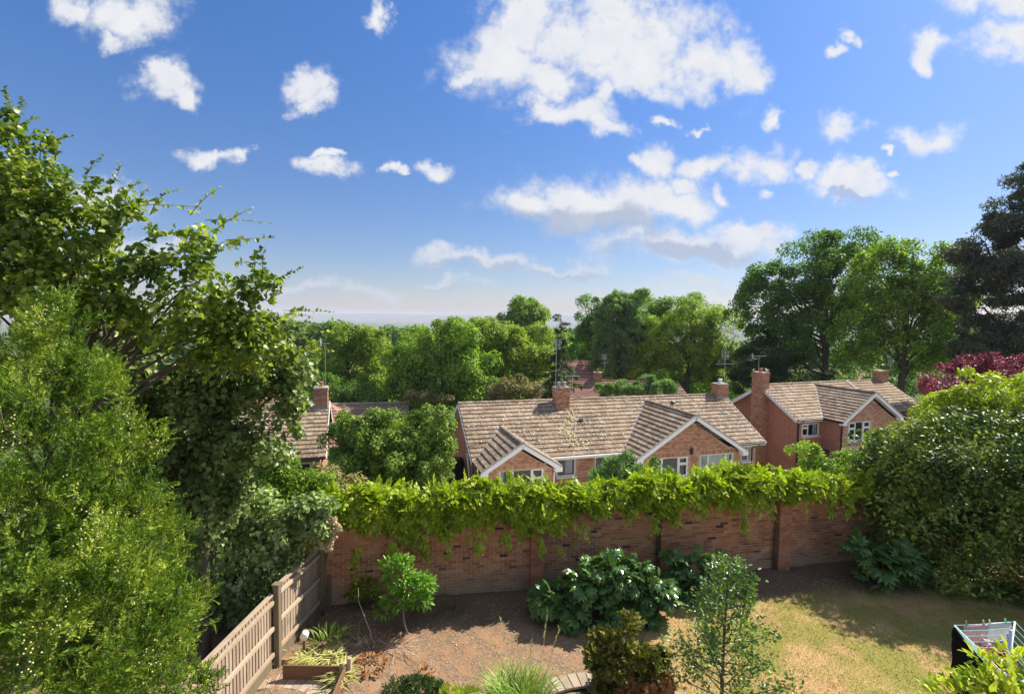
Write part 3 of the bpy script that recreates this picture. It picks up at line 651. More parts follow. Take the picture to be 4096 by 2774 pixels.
# ---- house 1: the long bungalow
K = .611
H = House('brick_bungalow', (-1.942,25.262,-.848), .296, K, 'long low brick bungalow with two front gables and a lichened grey-brown tiled roof', ground=-3.15)
w1, L1 = 3.941, 18.627; g1, gw1, gp1 = 12.285, 3.608, 1.504; s1, sw1, sp1 = 2.137, 2.094, 1.739; OV = .38
up = H.v+Vector((0,0,K)); UP = up.normalized(); slen = w1*up.length
roof = thing('roof', (0,0,0), None, None); roof.parent = H.root; roof.location = Vector((0,0,0)); ORG[roof.name] = org(H.root)
cs = up.length
def vcuts(g, gw, lo, hi):   # main-plane tiles give way to a gable roof: keep b >= gw-|a-g|
    return [(1,0,-9,None)] and [( -1, 1/cs, gw-g, (lo, g)), (1, 1/cs, gw+g, (g, hi))]
mid = (s1+g1)/2
H.plane(H.P(0,0), H.u, UP, L1, slen, M['tile'], cuts=vcuts(s1,sw1,-9,mid)+vcuts(g1,gw1,mid,99), roof=roof, lim=205)
dk = MB(); dk.prism([H.P(0,sw1+.0,K*sw1-.07),H.P(L1,gw1,K*gw1-.07),H.P(L1,w1,K*w1-.07),H.P(0,w1,K*w1-.07)],(0,0,.03)); dk.prism([H.P(s1+sw1,0,-.07),H.P(g1-gw1,0,-.07),H.P(g1,gw1,K*gw1-.07),H.P(s1,sw1,K*sw1-.07)],(0,0,.03))
dk.prism([H.P(0,0,-.07),H.P(s1-sw1+.04,0,-.07),H.P(s1,sw1,K*sw1-.07),H.P(0,sw1,K*sw1-.07)],(0,0,.03)); dk.prism([H.P(g1+gw1,0,-.07),H.P(L1,0,-.07),H.P(L1,gw1,K*gw1-.07),H.P(g1,gw1,K*gw1-.07)],(0,0,.03))
dk.build('roof_deck', M['dark_room'], roof)
# rear slope
bk = slope(H, -H.v, K); H.plane(H.P(L1,2*w1), -H.u, bk, L1, slen, M['tile'], roof=roof, lim=0)
H.ridge(H.P(-.02,w1,K*w1+.03), H.P(L1+.02,w1,K*w1+.03), M['tile'], roof)
def front_gable(H, g, gw, gp, mat, roof, lim, kk=None):
    kk = kk or K; cl = math.sqrt(1+kk*kk); n0 = gp+gw
    # left slope: eave from b=-gp to b=0 (valley rises to b=gw at the ridge)
    for sgn in (-1, 1):
        o = H.P(g+sgn*gw,-gp); dn = (-H.u*sgn+Vector((0,0,kk))).normalized()
        # x = b+gp, y = slope length; keep b <= t, t = y/cl  ->  y/cl - x >= -gp
        H.plane(o, H.v, dn, n0, gw*cl, mat, cuts=[(-1,1/cl,-gp,None)], roof=roof, lim=lim if sgn < 0 else lim//3)
        v = MB(); v.bar(H.P(g+sgn*gw,0,.05), H.P(g,gw,kk*gw+.05), .16, .02); v.build('valley', M['lead'], roof)
    H.ridge(H.P(g,-gp-.02,kk*gw+.04), H.P(g,gw,kk*gw+.04), mat, roof)
    for sgn in (-1, 1):
        e = H.P(g+sgn*(gw+.02),-gp-.03,-.03); t = H.P(g,-gp-.03,kk*gw-.0); H.board(e, t, w=.2)
        vb = MB(); vb.bar(H.P(g+sgn*(gw+.02),-gp-.045,.035), H.P(g,-gp-.045,kk*gw+.055), .05, .05); vb.build('verge', M['cement'], roof)
    for sgn in (-1,1):
        sf_ = MB(); sf_.add([H.P(g+sgn*(gw+.02),-gp-.02,-.10),H.P(g+sgn*(gw+.02),-gp+.5,-.10),H.P(g,-gp+.5,kk*gw-.10),H.P(g,-gp-.02,kk*gw-.10)],[(0,1,2,3)]); sf_.build('soffit', M['white_board'], H.root)
        bx = MB(); c = H.P(g+sgn*(gw-.16),-gp+.06,-.14); bx.prism([H.P(g+sgn*(gw+.03),-gp-.035,-.05),H.P(g+sgn*(gw+.03),-gp-.035,-.24),H.P(g+sgn*(gw-.36),-gp-.035,-.24),H.P(g+sgn*(gw-.36),-gp-.035,-.05+kk*.36)], H.v*.3); bx.build('soffit_box', M['white_board'], H.root)
        gu = MB(); gu.tube([H.P(g+sgn*(gw+.05),-gp,-.06), H.P(g+sgn*(gw+.05),-.05,-.06)], .055, 8); gu.build('gutter', M['black'], H.root)
front_gable(H, s1, sw1, sp1, M['tile'], roof, 50); front_gable(H, g1, gw1, gp1, M['tile'], roof, 120)
# walls; a picture corner is carried onto the wall plane to find each window
def hole(H, b, x0, y0, x1, y1, zb=None):
    n = -H.v; p = onplane(x0,y0,H.P(0,b),n)-H.E; q = onplane(x1,y1,H.P(0,b),n)-H.E
    a0, a1 = p.dot(H.u), q.dot(H.u); return (a0, a1, (min(p.z,q.z) if zb is None else zb), max(p.z,q.z) if zb is None else (p.z+q.z)/2)
bS, bG, bR = -sp1+OV, -gp1+OV, OV
wS = hole(H,bS,499.5,469.7,544,467.5,-1.45); wG1 = hole(H,bG,653,458.2,688.5,455.2,-1.30); wG2 = hole(H,bG,700.6,454.4,733.7,452,-1.32)
wR1 = hole(H,bR,556.8,459,576,457.6,-1.25); wR2 = hole(H,bR,595,456.3,623,454.5,-1.25); wR3 = hole(H,bR,741.5,446,751.5,445,-1.25)
zb = H.g-H.E.z
def bricked(H, a0, a1, z0, z1, b, holes, gable=None, kk=K, mat='house_brick', name='front_wall'):
    wl = H.wallface(a0,a1,z0,z1,b,holes,M['mortar'],name=name,gable=gable); mbk = MB(); ac = (a0+a1)/2; hw = (a1-a0)/2
    def test(a,z):
        if any(h[0]-.11 < a < h[1]+.11 and h[2]-.035 < z < h[3]+.24 for h in holes): return False
        return z < z1 or (gable is not None and (z-z1) < gable*(1-(abs(a-ac)+.08)/hw))
    brick_field(mbk, H.P(0,b), H.u, -H.v, a0, a1, max(z0,-1.9), z1+(gable or 0), test, seed=int(a0*10)+3)
    for h in holes:                                          # soldier course over each window
        a = h[0]-.1
        while a < h[1]+.1:
            mbk.box(H.P(a+.0375,b-.008,h[3]+.125)+H.v*.04, (.064,.1,.21), (H.u,H.v,Vector((0,0,1)))); a += .075
    mbk.build('brickwork', M[mat], wl, kind='stuff'); return wl
bricked(H, s1-sw1+OV, s1+sw1-OV, zb, -.16, bS, [wS], (sw1-OV)*K-.02)
bricked(H, g1-gw1+OV, g1+gw1-OV, zb, -.16, bG, [wG1,wG2], (gw1-OV)*K-.02)
bricked(H, s1+sw1-OV, g1-gw1+OV, zb, .12, bR, [wR1,wR2]); bricked(H, g1+gw1-OV, L1-.4, zb, .12, bR, [wR3])
H.window(wS, bS, (.30,.72), {2:.62}, curtain=[(.02,.12)]); H.window(wG1, bG, (.27,.72), {0:.64,2:.64}, curtain=[(.0,.1)])
H.window(wG2, bG, (.24,.77), (), curtain=[(.04,.96)]); H.window(wR1, bR, (), (), curtain=[(.55,.9)]); H.window(wR2, bR, (.62,), {1:.62}); H.window(wR3, bR, (.72,), ())
# side, rear and return walls
def side(H, a, b0, b1, z1, gable, nsign, mat='brick_side', name='side_wall'):
    return H.wallface(b0,b1,H.g-H.E.z,z1,H.P(a,0),[],M[mat],name=name,gable=gable,dirn=H.v,nrm_=H.u*nsign)
side(H, .4, OV, 2*w1-OV, .10, (w1-OV)*K, -1); side(H, L1-.4, OV, 2*w1-OV, .10, (w1-OV)*K, 1)
side(H, s1-sw1+OV, bS, .41, -.02, None, -1,name='return_wall'); side(H, s1+sw1-OV, bS, .41, -.02, None, 1,name='return_wall'); side(H, g1-gw1+OV, bG, .41, -.02, None, -1,name='return_wall'); side(H, g1+gw1-OV, bG, .41, -.02, None, 1,name='return_wall')
bw = MB(); bw.add([H.P(.4,2*w1-OV,zb),H.P(L1-.4,2*w1-OV,zb),H.P(L1-.4,2*w1-OV,.1),H.P(.4,2*w1-OV,.1)],[(0,1,2,3)]); bw.build('rear_wall', M['brick_far'], H.root)
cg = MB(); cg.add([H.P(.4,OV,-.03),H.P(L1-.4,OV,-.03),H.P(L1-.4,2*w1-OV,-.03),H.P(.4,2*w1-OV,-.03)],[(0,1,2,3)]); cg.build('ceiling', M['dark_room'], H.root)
rooms = lambda H_, L_, bb, w_: [MB().add([H_.P(.45,bb,-2.4),H_.P(L_-.45,bb,-2.4),H_.P(L_-.45,bb,-.05),H_.P(.45,bb,-.05)],[(0,1,2,3)]).build('dark_room_plane', M['dark_room'], H_.root), MB().add([H_.P(.42,-1.0,-2.35),H_.P(L_-.42,-1.0,-2.35),H_.P(L_-.42,2*w_-.5,-2.35),H_.P(.42,2*w_-.5,-2.35)],[(0,1,2,3)]).build('dark_floor_plane', M['dark_room'], H_.root)]  # near-black planes added behind the windows so the panes look dark
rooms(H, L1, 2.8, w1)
for a_ in (s1+sw1-.36, g1-gw1+.36): MB().add([H.P(a_,-1.0,-2.35),H.P(a_,2.8,-2.35),H.P(a_,2.8,0),H.P(a_,-1.0,0)],[(0,1,2,3)]).build('dark_room_plane', M['dark_room'], H.root)
for (x0,x1) in ((.0,w1),(2*w1,w1)):                         # left and right verges of the main roof
    for a, sg in ((-.03,-1),(L1+.03,1)): H.board(H.P(a,x0+(.0),-.0), H.P(a,x1,K*w1-.0), w=.19, n=H.u*sg)
sf = MB(); sf.add([H.P(-.02,0,-.12),H.P(.42,0,-.12),H.P(.42,w1,K*w1-.12),H.P(-.02,w1,K*w1-.12)],[(0,1,2,3)]); sf.add([H.P(-.02,2*w1,-.12),H.P(.42,2*w1,-.12),H.P(.42,w1,K*w1-.12),H.P(-.02,w1,K*w1-.12)],[(0,1,2,3)]); sf.build('soffit', M['white_board'], H.root)
for (a0,a1) in ((s1+sw1+.02,g1-gw1-.02),(g1+gw1+.02,L1)):
    H.board(H.P(a0,.0,-.03), H.P(a1,.0,-.03), w=.15, name='fascia'); g_ = MB(); g_.tube([H.P(a0,-.07,-.05),H.P(a1,-.07,-.05)], .055, 8); g_.build('gutter', M['black' if a0 > 15 else 'white'], H.root)
    sfm = MB(); sfm.box(H.P((a0+a1)/2,.2,-.16), (a1-a0,.38,.02), (H.u,H.v,Vector((0,0,1)))); sfm.build('soffit', M['white_board'], H.root)
H.pipe([H.P(L1-.5,-.05,-.1),H.P(L1-.75,.3,-.4),H.P(L1-.75,.3,-2.2)]); H.pipe([H.P(s1+sw1+.12,-1.2,-.12),H.P(s1+sw1-.2,bS+.2,-.45),H.P(s1+sw1-.27,bS-.06,-2.2)], mat='white')
H.pipe([H.P(.36,3.0,-.3),H.P(.34,2.3,-1.4),H.P(.34,2.2,-2.3)], mat='white', r=.05); H.pipe([H.P(.36,1.4,.7),H.P(.36,1.4,-2.3)], r=.035)
def on_slope(H, px, py): n = (UP.cross(H.u)).normalized(); return onplane(px,py,H.P(0,0),n)
q = on_slope(H,560.5,404)-H.E; H.chimney(q.dot(H.u), w1-.45, K*(w1-1.0)-.1, K*w1+.82, .88, .62, 2, pot='cement', base=K*(w1-.8)-.08)
q = on_slope(H,719,397)-H.E; H.chimney(q.dot(H.u)+.2, w1-.1, K*(w1-.6)-.1, K*w1+.72, .82, .66, 1, pot='white', base=K*(w1-.5))
for (px,py) in ((581,421.5),(673,403.5)):
    p = on_slope(H,px,py); v_ = MB(); v_.box(p+Vector((0,0,.12)), (.16,.2,.2), (H.u,UP,H.u.cross(UP))); v_.build('roof_vent', M['black'], roof)
for nm_, n_, fa in (('yellow_moss', 420, True), ('white_lichen', 700, False)):
    Pm=[];Nm=[]
    nn_ = np.array(H.u.cross(UP)); 
    for i in range(n_):
        if fa:
            v_ = G.random(); px_m = 566+4*math.sin(v_*9)+G.normal()*(2.5+3.5*v_)+7*v_; p = on_slope(H, px_m, 408+v_*42)
        else:
            a_ = G.uniform(0,L1); b_ = G.uniform(0,w1); 
            if b_ < sw1-abs(a_-s1) or b_ < gw1-abs(a_-g1): continue
            p = H.P(a_, b_, K*b_)
        Pm.append(np.array(p)+nn_*.075); Nm.append(nn_+G.normal(size=3)*.15)
    Pm=np.array(Pm); T_=(np.array([(0,0,.0),(-.5,.3,-.05),(-.35,.8,-.05),(.1,1.05,-.05),(.5,.7,-.05),(.45,.2,-.05),(0,.5,.12)]),np.array([(0,6,1),(1,6,2),(2,6,3),(3,6,4),(4,6,5),(5,6,0)]))
    scatter(nm_, T_, rdir(len(Pm))+np.array(H.u)*.3, np.array(Nm), Pm, G.uniform(.03,.12,len(Pm)) if fa else G.uniform(.03,.10,len(Pm)), simple(nm_, (.62,.52,.28) if fa else (.70,.69,.62), .9, var=.3, scale=9), roof, kind='stuff')
lam = MB(); lam.box(H.P((wG1[1]+wG2[0])/2-.25,bG-.07,wG1[3]+.28),(.14,.12,.34),(H.u,H.v,Vector((0,0,1)))); lam.build('bulkhead_lamp', M['black'], H.root)

# ---- house 2: two-storey pair
K2 = .611
H2 = House('two_storey_house', (20.535,35.419,-.392), .369, K2, 'two-storey red brick semi-detached pair with paler tan tiles on its far half and white bargeboards', ground=-5.9)
w2, L2 = 3.432, 14.554; g2, gw2, gp2 = 5.749, 3.238, 1.543; cs = math.sqrt(1+K2*K2); UP2 = (H2.v+Vector((0,0,K2))).normalized(); sl2 = w2*cs
roof2 = thing('roof', (0,0,0), None, None); roof2.parent = H2.root; ORG[roof2.name] = org(H2.root)
K = K2
H2.plane(H2.P(0,0), H2.u, UP2, g2, sl2, M['tile'], cuts=[(-1,1/cs,gw2-g2,(-9,g2+.2))], roof=roof2, lim=110)
H2.plane(H2.P(g2,0), H2.u, UP2, L2-g2, sl2, M['tile_tan'], cuts=[(1,1/cs,gw2,(-9,99))], roof=roof2, lim=110)
H2.plane(H2.P(L2,2*w2), -H2.u, slope(H2,-H2.v,K2), L2, sl2, M['tile_tan'], roof=roof2, lim=0)
dk = MB()
for A,B in ((0,g2),(g2,L2)):
    e = [(0,0),(g2-gw2,0),(g2,gw2),(g2,w2),(0,w2)] if A == 0 else [(g2+gw2,0),(L2,0),(L2,w2),(g2,w2),(g2,gw2)]
    dk.prism([H2.P(a,b,K2*b-.07) for a,b in e], (0,0,.03))
dk.build('roof_deck', M['dark_room'], roof2)
front_gable(H2, g2, gw2, gp2, M['tile'], roof2, 70)
H2.ridge(H2.P(0,w2,K2*w2+.03), H2.P(L2,w2,K2*w2+.03), M['tile'], roof2)
pv = MB(); pv.bar(H2.P(9.6,0,.08), H2.P(9.6,w2,K2*w2+.08), .2, .05); pv.build('party_verge', M['cement'], roof2)
bG2 = -gp2+OV; zb2 = H2.g-H2.E.z
v1 = hole(H2,OV,801.9,423.6,819.4,422.6,-1.35); v2 = hole(H2,bG2,848.9,422.3,870.6,419.6,-1.55); v3 = hole(H2,OV,801.9,459.5,817,458.5,-4.1); v4 = (v2[0],v2[1],-4.2,-2.9)
bricked(H2, g2-gw2+OV, g2+gw2-OV, zb2, -.16, bG2, [v2,v4], (gw2-OV)*K2-.02, K2, name='gable_wall')
H2.wallface(.4,g2-gw2+OV,zb2,.1,OV,[v1,v3],M['brick_far'],name='front_wall'); H2.wallface(g2+gw2-OV,L2-.4,zb2,.1,OV,[],M['brick_far'],name='front_wall')
H2.window(v1, OV, (.38,), {0:.68}, curtain=[(.8,1)]); H2.window(v2, bG2, (.32,.68), {0:.66,2:.66}); H2.window(v3, OV, (.45,), {0:.66}); H2.window(v4, bG2, (.32,.68), {0:.66})
side(H2, .4, OV, 2*w2-OV, .10, (w2-OV)*K2, -1); side(H2, L2-.4, OV, 2*w2-OV, .10, (w2-OV)*K2, 1); side(H2, g2-gw2+OV, bG2, .41, -.02, None, -1,name='return_wall'); side(H2, g2+gw2-OV, bG2, .41, -.02, None, 1,name='return_wall')
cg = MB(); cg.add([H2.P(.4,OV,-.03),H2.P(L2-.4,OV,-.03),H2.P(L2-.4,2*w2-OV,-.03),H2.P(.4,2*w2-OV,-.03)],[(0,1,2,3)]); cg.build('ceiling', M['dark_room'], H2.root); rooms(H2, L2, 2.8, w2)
for (x0,x1) in ((.0,w2),(2*w2,w2)):
    for a, sg in ((-.03,-1),(L2+.03,1)): H2.board(H2.P(a,x0,.02), H2.P(a,x1,K2*w2+.02), w=.26, n=H2.u*sg)
sf = MB(); sf.add([H2.P(-.02,0,-.12),H2.P(.42,0,-.12),H2.P(.42,w2,K2*w2-.12),H2.P(-.02,w2,K2*w2-.12)],[(0,1,2,3)]); sf.add([H2.P(-.02,2*w2,-.12),H2.P(.42,2*w2,-.12),H2.P(.42,w2,K2*w2-.12),H2.P(-.02,w2,K2*w2-.12)],[(0,1,2,3)]); sf.build('soffit', M['white_board'], H2.root)
g_ = MB(); g_.tube([H2.P(0,-.06,-.05),H2.P(g2-gw2,-.06,-.05)], .06, 8); g_.build('gutter', M['black'], H2.root); H2.board(H2.P(0,.0,-.03), H2.P(g2-gw2,.0,-.03), w=.16, name='fascia')
H2.pipe([H2.P(.5,-.05,-.1),H2.P(.45,.3,-.4),H2.P(.45,.3,-5.3)], r=.06); H2.pipe([H2.P(g2-gw2+.25,bG2-.4,-.1),H2.P(g2-gw2+.32,bG2-.06,-.45),H2.P(g2-gw2+.32,bG2-.06,-5.3)], r=.06)
H2.chimney(.05, w2, zb2, K2*w2+.95, .7, 1.0, 1, pot='terracotta'); 
n2 = (UP2.cross(H2.u)).normalized(); p = onplane(885,379,H2.P(0,w2,K2*w2),Vector((0,-1,0)))-H2.E; H2.chimney(L2-.6, w2, K2*(w2-.5), K2*w2+.75, 1.0, .7, 0)
dp = onplane(899.5,417,H2.P(0,0),n2); ds = MB(); N_ = Vector((.35,-.8,.45)).normalized(); X_ = N_.orthogonal().normalized(); Y_ = N_.cross(X_); vs = [dp+N_*.25]
for ring, rr in ((0,.12),(1,.24),(2,.33)): vs += [dp+N_*(.27+.05*ring)+X_*rr*math.cos(j*math.pi/6)+Y_*rr*math.sin(j*math.pi/6) for j in range(12)]
ds.add(vs, [(0,1+j,1+(j+1)%12) for j in range(12)]+[(1+r*12+j,1+r*12+(j+1)%12,13+r*12+(j+1)%12,13+r*12+j) for r in range(2) for j in range(12)]); ds.tube([dp, dp+N_*.25], .03, 6); ds.bar(dp+N_*.3-Vector((0,0,.25)), dp+N_*.6-Vector((0,0,.1)), .03)
tag(ds.build('satellite_dish', M['black'], smooth=True), 'dark round satellite dish fixed to the tan tiled roof', 'satellite dish')
p = onplane(914.5,421,H2.P(0,0),n2); v_ = MB(); v_.tube([p,p+Vector((0,0,.5))],.07,8); v_.build('vent_pipe', M['black'], roof2)

# ---- house 3: neighbouring bungalow on the left, mostly behind foliage
K = .611; w3, L3 = 3.9, 9.0
cr = at(325.5,456.5,26.3); u3 = Vector((math.cos(.296),math.sin(.296),0)); o3 = cr-u3*L3
H3 = House('neighbouring_bungalow', tuple(o3), .296, K, 'small brick bungalow with white-spotted brown tiled roof, half hidden behind the garden trees', ground=-3.2)
roof3 = thing('roof', (0,0,0), None, None); roof3.parent = H3.root; ORG[roof3.name] = org(H3.root)
UP3 = (H3.v+Vector((0,0,K))).normalized(); cs = math.sqrt(1+K*K)
H3.plane(H3.P(0,0), H3.u, UP3, L3, w3*cs, M['tile'], roof=roof3, lim=280, tw=.33); H3.plane(H3.P(L3,2*w3), -H3.u, slope(H3,-H3.v,K), L3, w3*cs, M['tile'], roof=roof3, lim=0)
H3.ridge(H3.P(0,w3,K*w3+.03), H3.P(L3,w3,K*w3+.03), M['tile'], roof3)
zb3 = H3.g-H3.E.z; h3 = (L3-1.5,L3-.75,-1.9,-.35)
bricked(H3, .4, L3-.3, zb3, .1, OV, [h3]); H3.window(h3, OV, (), ())
side(H3, .4, OV, 2*w3-OV, .1, (w3-OV)*K, -1); side(H3, L3-.3, OV, 2*w3-OV, .1, (w3-OV)*K, 1)
for (x0,x1) in ((.0,w3),(2*w3,w3)):
    for a, sg in ((-.03,-1),(L3+.03,1)): H3.board(H3.P(a,x0,.0), H3.P(a,x1,K*w3), w=.18, n=H3.u*sg)
g_ = MB(); g_.tube([H3.P(0,-.06,-.05),H3.P(L3,-.06,-.05)], .06, 8); g_.build('gutter', M['black'], H3.root)
H3.pipe([H3.P(L3-.15,-.02,-.1),H3.P(L3-.22,.2,-.4),H3.P(L3-.22,.25,-2.4)], r=.05, mat='terracotta')
H3.chimney(L3-.45, w3-.3, K*(w3-.9)-.1, K*w3+.85, .75, .75, 1, pot='terracotta', base=K*(w3-.7))

# ---- far roofs
def far_house(name, label, px, py, Y, L, w, h, phi, mat, ground, wallh=2.6, hip=0, chim=None, cat='house'):
    """px,py: right end of its ridge"""
    r = at(px,py,Y); u = Vector((math.cos(phi),math.sin(phi),0)); v = Vector((-math.sin(phi),math.cos(phi),0)); e = r-u*(L-hip)-v*w-Vector((0,0,h))
    Hh = House(name, tuple(e), phi, h/w, label, cat=cat, ground=ground); P = Hh.P; q = MB(); k = h/w
    A, B, C, D, R1, R2 = P(0,0),P(L,0),P(L,2*w),P(0,2*w),P(hip,w,h),P(L-hip,w,h)
    rf = MB(); rf.add([A,B,R2,R1],[(0,1,2,3)]); rf.add([C,D,R1,R2],[(0,1,2,3)]); 
    if hip: rf.add([B,C,R2],[(0,1,2)]); rf.add([D,A,R1],[(0,1,2)])
    base = rf.build('roof', mat, Hh.root)
    nr = int(w*math.sqrt(1+k*k)/.33); st = MB()
    for i in range(nr):                                     # lapped courses
        t0 = i/nr; t1 = (i+1.1)/nr; l0 = lambda t: (hip*t, L-hip*t); n_ = (Vector((0,0,1))-Hh.v*k).normalized()
        a0, a1 = l0(t0); c0, c1 = l0(min(1,t1)); st.add([P(a0,w*t0,h*t0)+n_*.07,P(a1,w*t0,h*t0)+n_*.07,P(c1,w*min(1,t1),h*min(1,t1))+n_*.02,P(c0,w*min(1,t1),h*min(1,t1))+n_*.02,P(a0,w*t0,h*t0),P(a1,w*t0,h*t0)],[(0,1,2,3),(0,4,5,1)])
    st.build('tile_courses', mat, base, kind='stuff')
    rd = MB(); rd.tube([R1+Vector((0,0,.03)),R2+Vector((0,0,.03))],.12,6); rd.build('ridge_cap', mat, base)
    wl = MB(); i_ = .3; c = [P(i_,i_),P(L-i_,i_),P(L-i_,2*w-i_),P(i_,2*w-i_)]; g = Vector((0,0,ground-e.z))
    for i in range(4): a, b = c[i], c[(i+1)%4]; wl.add([a+g,b+g,b,a],[(0,1,2,3)])
    if not hip: wl.add([c[1],c[2],P(L-i_,w,h-.15)],[(0,1,2)]); wl.add([c[3],c[0],P(i_,w,h-.15)],[(0,1,2)])
    wl.build('wall', M['brick_far'], Hh.root)
    for x in (L*.25, L*.7): Hh.window((x,x+1.2,-1.5,-.4), .25, (.5,), (), sill=False)
    if chim: Hh.chimney(chim, w, h-.4, h+.8, .8, .6, 1, pot='terracotta')
    return Hh
FH = far_house('pink_roofed_house', 'long house with a faded pink tiled roof seen over the bungalow ridge', 657, 381.8, 50, 12.5, 5.5, 3.4, -.12, M['tile_red'], -6.5, chim=6.6)
far_house('pink_hipped_annexe', 'low end block with a small pink hipped roof beside the pink roofed house', 680, 385, 47, 5.5, 3.2, 2.3, -.12, M['tile_red'], -6.5, hip=1.6)
far_house('red_hipped_house', 'house with a smooth salmon-red hipped roof behind the neighbouring bungalow', 329, 402, 40, 9, 4.2, 2.9, .25, M['tile_red'], -5.5, hip=3.2)
far_house('dark_tiled_cottage', 'small distant cottage with a brown tiled roof between two tree crowns', 398, 358, 95, 9, 4.5, 4.2, .1, M['tile'], -11, chim=7)
far_house('flat_grey_outbuilding', 'low grey-roofed outbuilding behind the round bush', 409, 402.5, 44, 7, 2.4, .7, .2, M['tile'], -5.5, cat='outbuilding')
far_house('pink_gabled_house', 'pink roofed house glimpsed behind the spiky conifer branches', 590, 361, 66, 13, 5, 3.6, .15, M['tile_red'], -9)
far_house('pale_house_under_trees', 'pale walled house glimpsed under the branches of the tall trees', 880, 369, 74, 17, 4, 2.0, .25, M['tile_red'], -6)
far_house('cream_roofed_house', 'brown-roofed house showing through leaves above the left bungalow', 300, 384, 60, 12, 5, 3.5, .3, M['tile_red'], -8)

# ------------------------------------------------------------ aerials
def aerial(label, px, py_top, py_base, Y, kind='yagi', rot=.3, L=1.2):
    a, b = at(px,py_base,Y), at(px,py_top,Y); b = Vector((a.x,a.y,b.z)); r = thing('tv_aerial', a, label, 'aerial')
    m = MB(); m.tube([a,b],.013,6); m.build('mast', M['metal'], r); u = Vector((math.cos(rot),math.sin(rot),0)); w_ = Vector((-u.y,u.x,0)); e = MB(); bm = MB()
    if kind == 'yagi':
        bm.bar(b-u*L/2, b+u*L/2, .03); 
        for i in range(9): c = b-u*L/2+u*L*i/8; e.bar(c-w_*.16, c+w_*.16, .012)
        e.bar(b-u*L/2-Vector((0,0,.2)), b-u*L/2+Vector((0,0,.2)), .2, .02)
    elif kind == 'stack':
        for i in range(6): c = b-Vector((0,0,.11*i)); e.bar(c-u*(L/2), c+u*(L/2), .018)
        bm.bar(b+Vector((0,0,.05))-u*.05, b-Vector((0,0,.6))-u*.05, .02); bm.bar(b+Vector((0,0,.05))+u*.2, b-Vector((0,0,.6))+u*.2, .02)
    elif kind == 'grid':
        for i in range(7): c = b-Vector((0,0,.09*i)); e.bar(c-u*.26, c+u*.26, .016)
        for i in range(3): c = b-u*.26+u*.26*i; e.bar(c, c-Vector((0,0,.55)), .016)
        bm.bar(b-Vector((0,0,.9))-u*L/2, b-Vector((0,0,.9))+u*L/2, .022)
    bm.build('boom', M['metal'], r); e.build('elements', M['metal'], r); return r
aerial('tall aerial mast with stacked crossbars on the twin-pot chimney of the long bungalow', 555.5, 339, 392, 28.8, 'stack', .3, .55)
aerial('low horizontal yagi aerial beside the twin-pot chimney', 572, 375.5, 395, 30.5, 'yagi', .1, .8)
aerial('panel aerial with long crossbar above the right-hand bungalow chimney', 724, 350, 386, 33.5, 'grid', .2, 1.4)
aerial('yagi aerial on the tall gable chimney of the two-storey house', 758.5, 355.5, 370, 38.5, 'yagi', .25, 1.2)
aerial('thin aerial over the far chimney of the two-storey house', 890, 359, 372, 44, 'grid', .2, 1.2)
aerial('very tall bare mast with a small aerial beside the left bungalow chimney', 325.5, 343, 402, 30, 'yagi', .2, .5)
aerial('small aerial on the chimney of the pink roofed house', 604, 354, 372, 54, 'grid', .2, .8)
# ------------------------------------------------------------ trees beyond the wall
tree('oak_tree', 'tallest broad tree with open branching and sky showing through its lower crown', 'tree',
     [(815,268,38,34),(765,300,30,36),(800,312,42,38),(850,290,32,40),(780,340,36,26),(845,335,30,34),(820,255,26,24),(862,255,24,18),(750,290,18,20),(830,300,30,30),(740,320,12,16)], 58, M['lf_oak'], 52000, .33, 1.15, 190, .5, nl=34, base=(36.5,56,-8), dep=.7, inner=.05, group='tall trees behind the houses', shell=(.5,1.02), low=.25)
tree('beech_tree', 'wide dark green tree with yellow-green top next to the tallest tree', 'tree',
     [(880,275,36,30),(920,268,36,28),(950,290,28,36),(865,310,34,36),(905,310,46,42),(900,350,54,26),(950,335,34,30)], 52, M['lf_lime'], 54000, .31, 1.05, 190, .45, nl=26, base=(40,51,-7), dep=.7, inner=.08, group='tall trees behind the houses')
tree('cedar_tree', 'very dark tall conifer with layered boughs at the edge of the view', 'conifer',
     [(1000,235,36,12),(1030,205,40,36),(1028,262,60,18),(985,236,30,6),(1020,300,66,18),(1010,335,62,20),(1040,362,70,22),(1035,180,24,22),(1012,275,54,14),(1048,230,40,60),(1000,255,40,20),(1025,320,60,24),(985,300,36,22),(990,345,44,22),(1030,285,50,24)], 42, M['lf_cedar'], 76000, .30, .9, 250, .5, up=.1, flat=.55, base=(46,43,-6), dep=.8, T=leafT(.32), nl=20, inner=.06, jit=.9)
tree('spreading_yew', 'dark spreading evergreen with drooping tiers below the tall oak', 'tree',
     [(772,352,36,16),(760,380,44,20),(800,372,34,16),(740,365,20,18),(785,335,18,8)], 58, M['lf_dark'], 26000, .26, .9, 80, .3, flat=.6, dep=.7)
tree('golden_maple', 'rounded yellow-green tree in front of the dark yew', 'tree',
     [(690,322,34,20),(715,332,28,22),(665,340,30,22),(692,352,40,26),(720,368,26,22),(650,365,24,24)], 62, M['lf_gold'], 40000, .28, .95, 120, .35, dep=.7)
tree('ash_tree', 'light green tree with a narrow top beside the grey-green cypress', 'tree',
     [(655,308,16,16),(645,330,22,24),(668,318,16,18),(640,360,26,26),(700,308,26,12),(730,322,14,14)], 68, M['lf_maple'], 24000, .3, 1.0, 80, .3, dep=.7)
tree('cypress_tree', 'tall grey-green cypress with an upright feathery top', 'conifer',
     [(622,312,14,20),(610,330,18,26),(632,325,16,26),(618,358,28,30),(640,302,10,14),(607,308,7,12)], 64, M['lf_cypress'], 15000, .55, .8, 90, .35, T=sprayT(8,4,.1,.10), up=.9, droop=-.7, dep=.7)
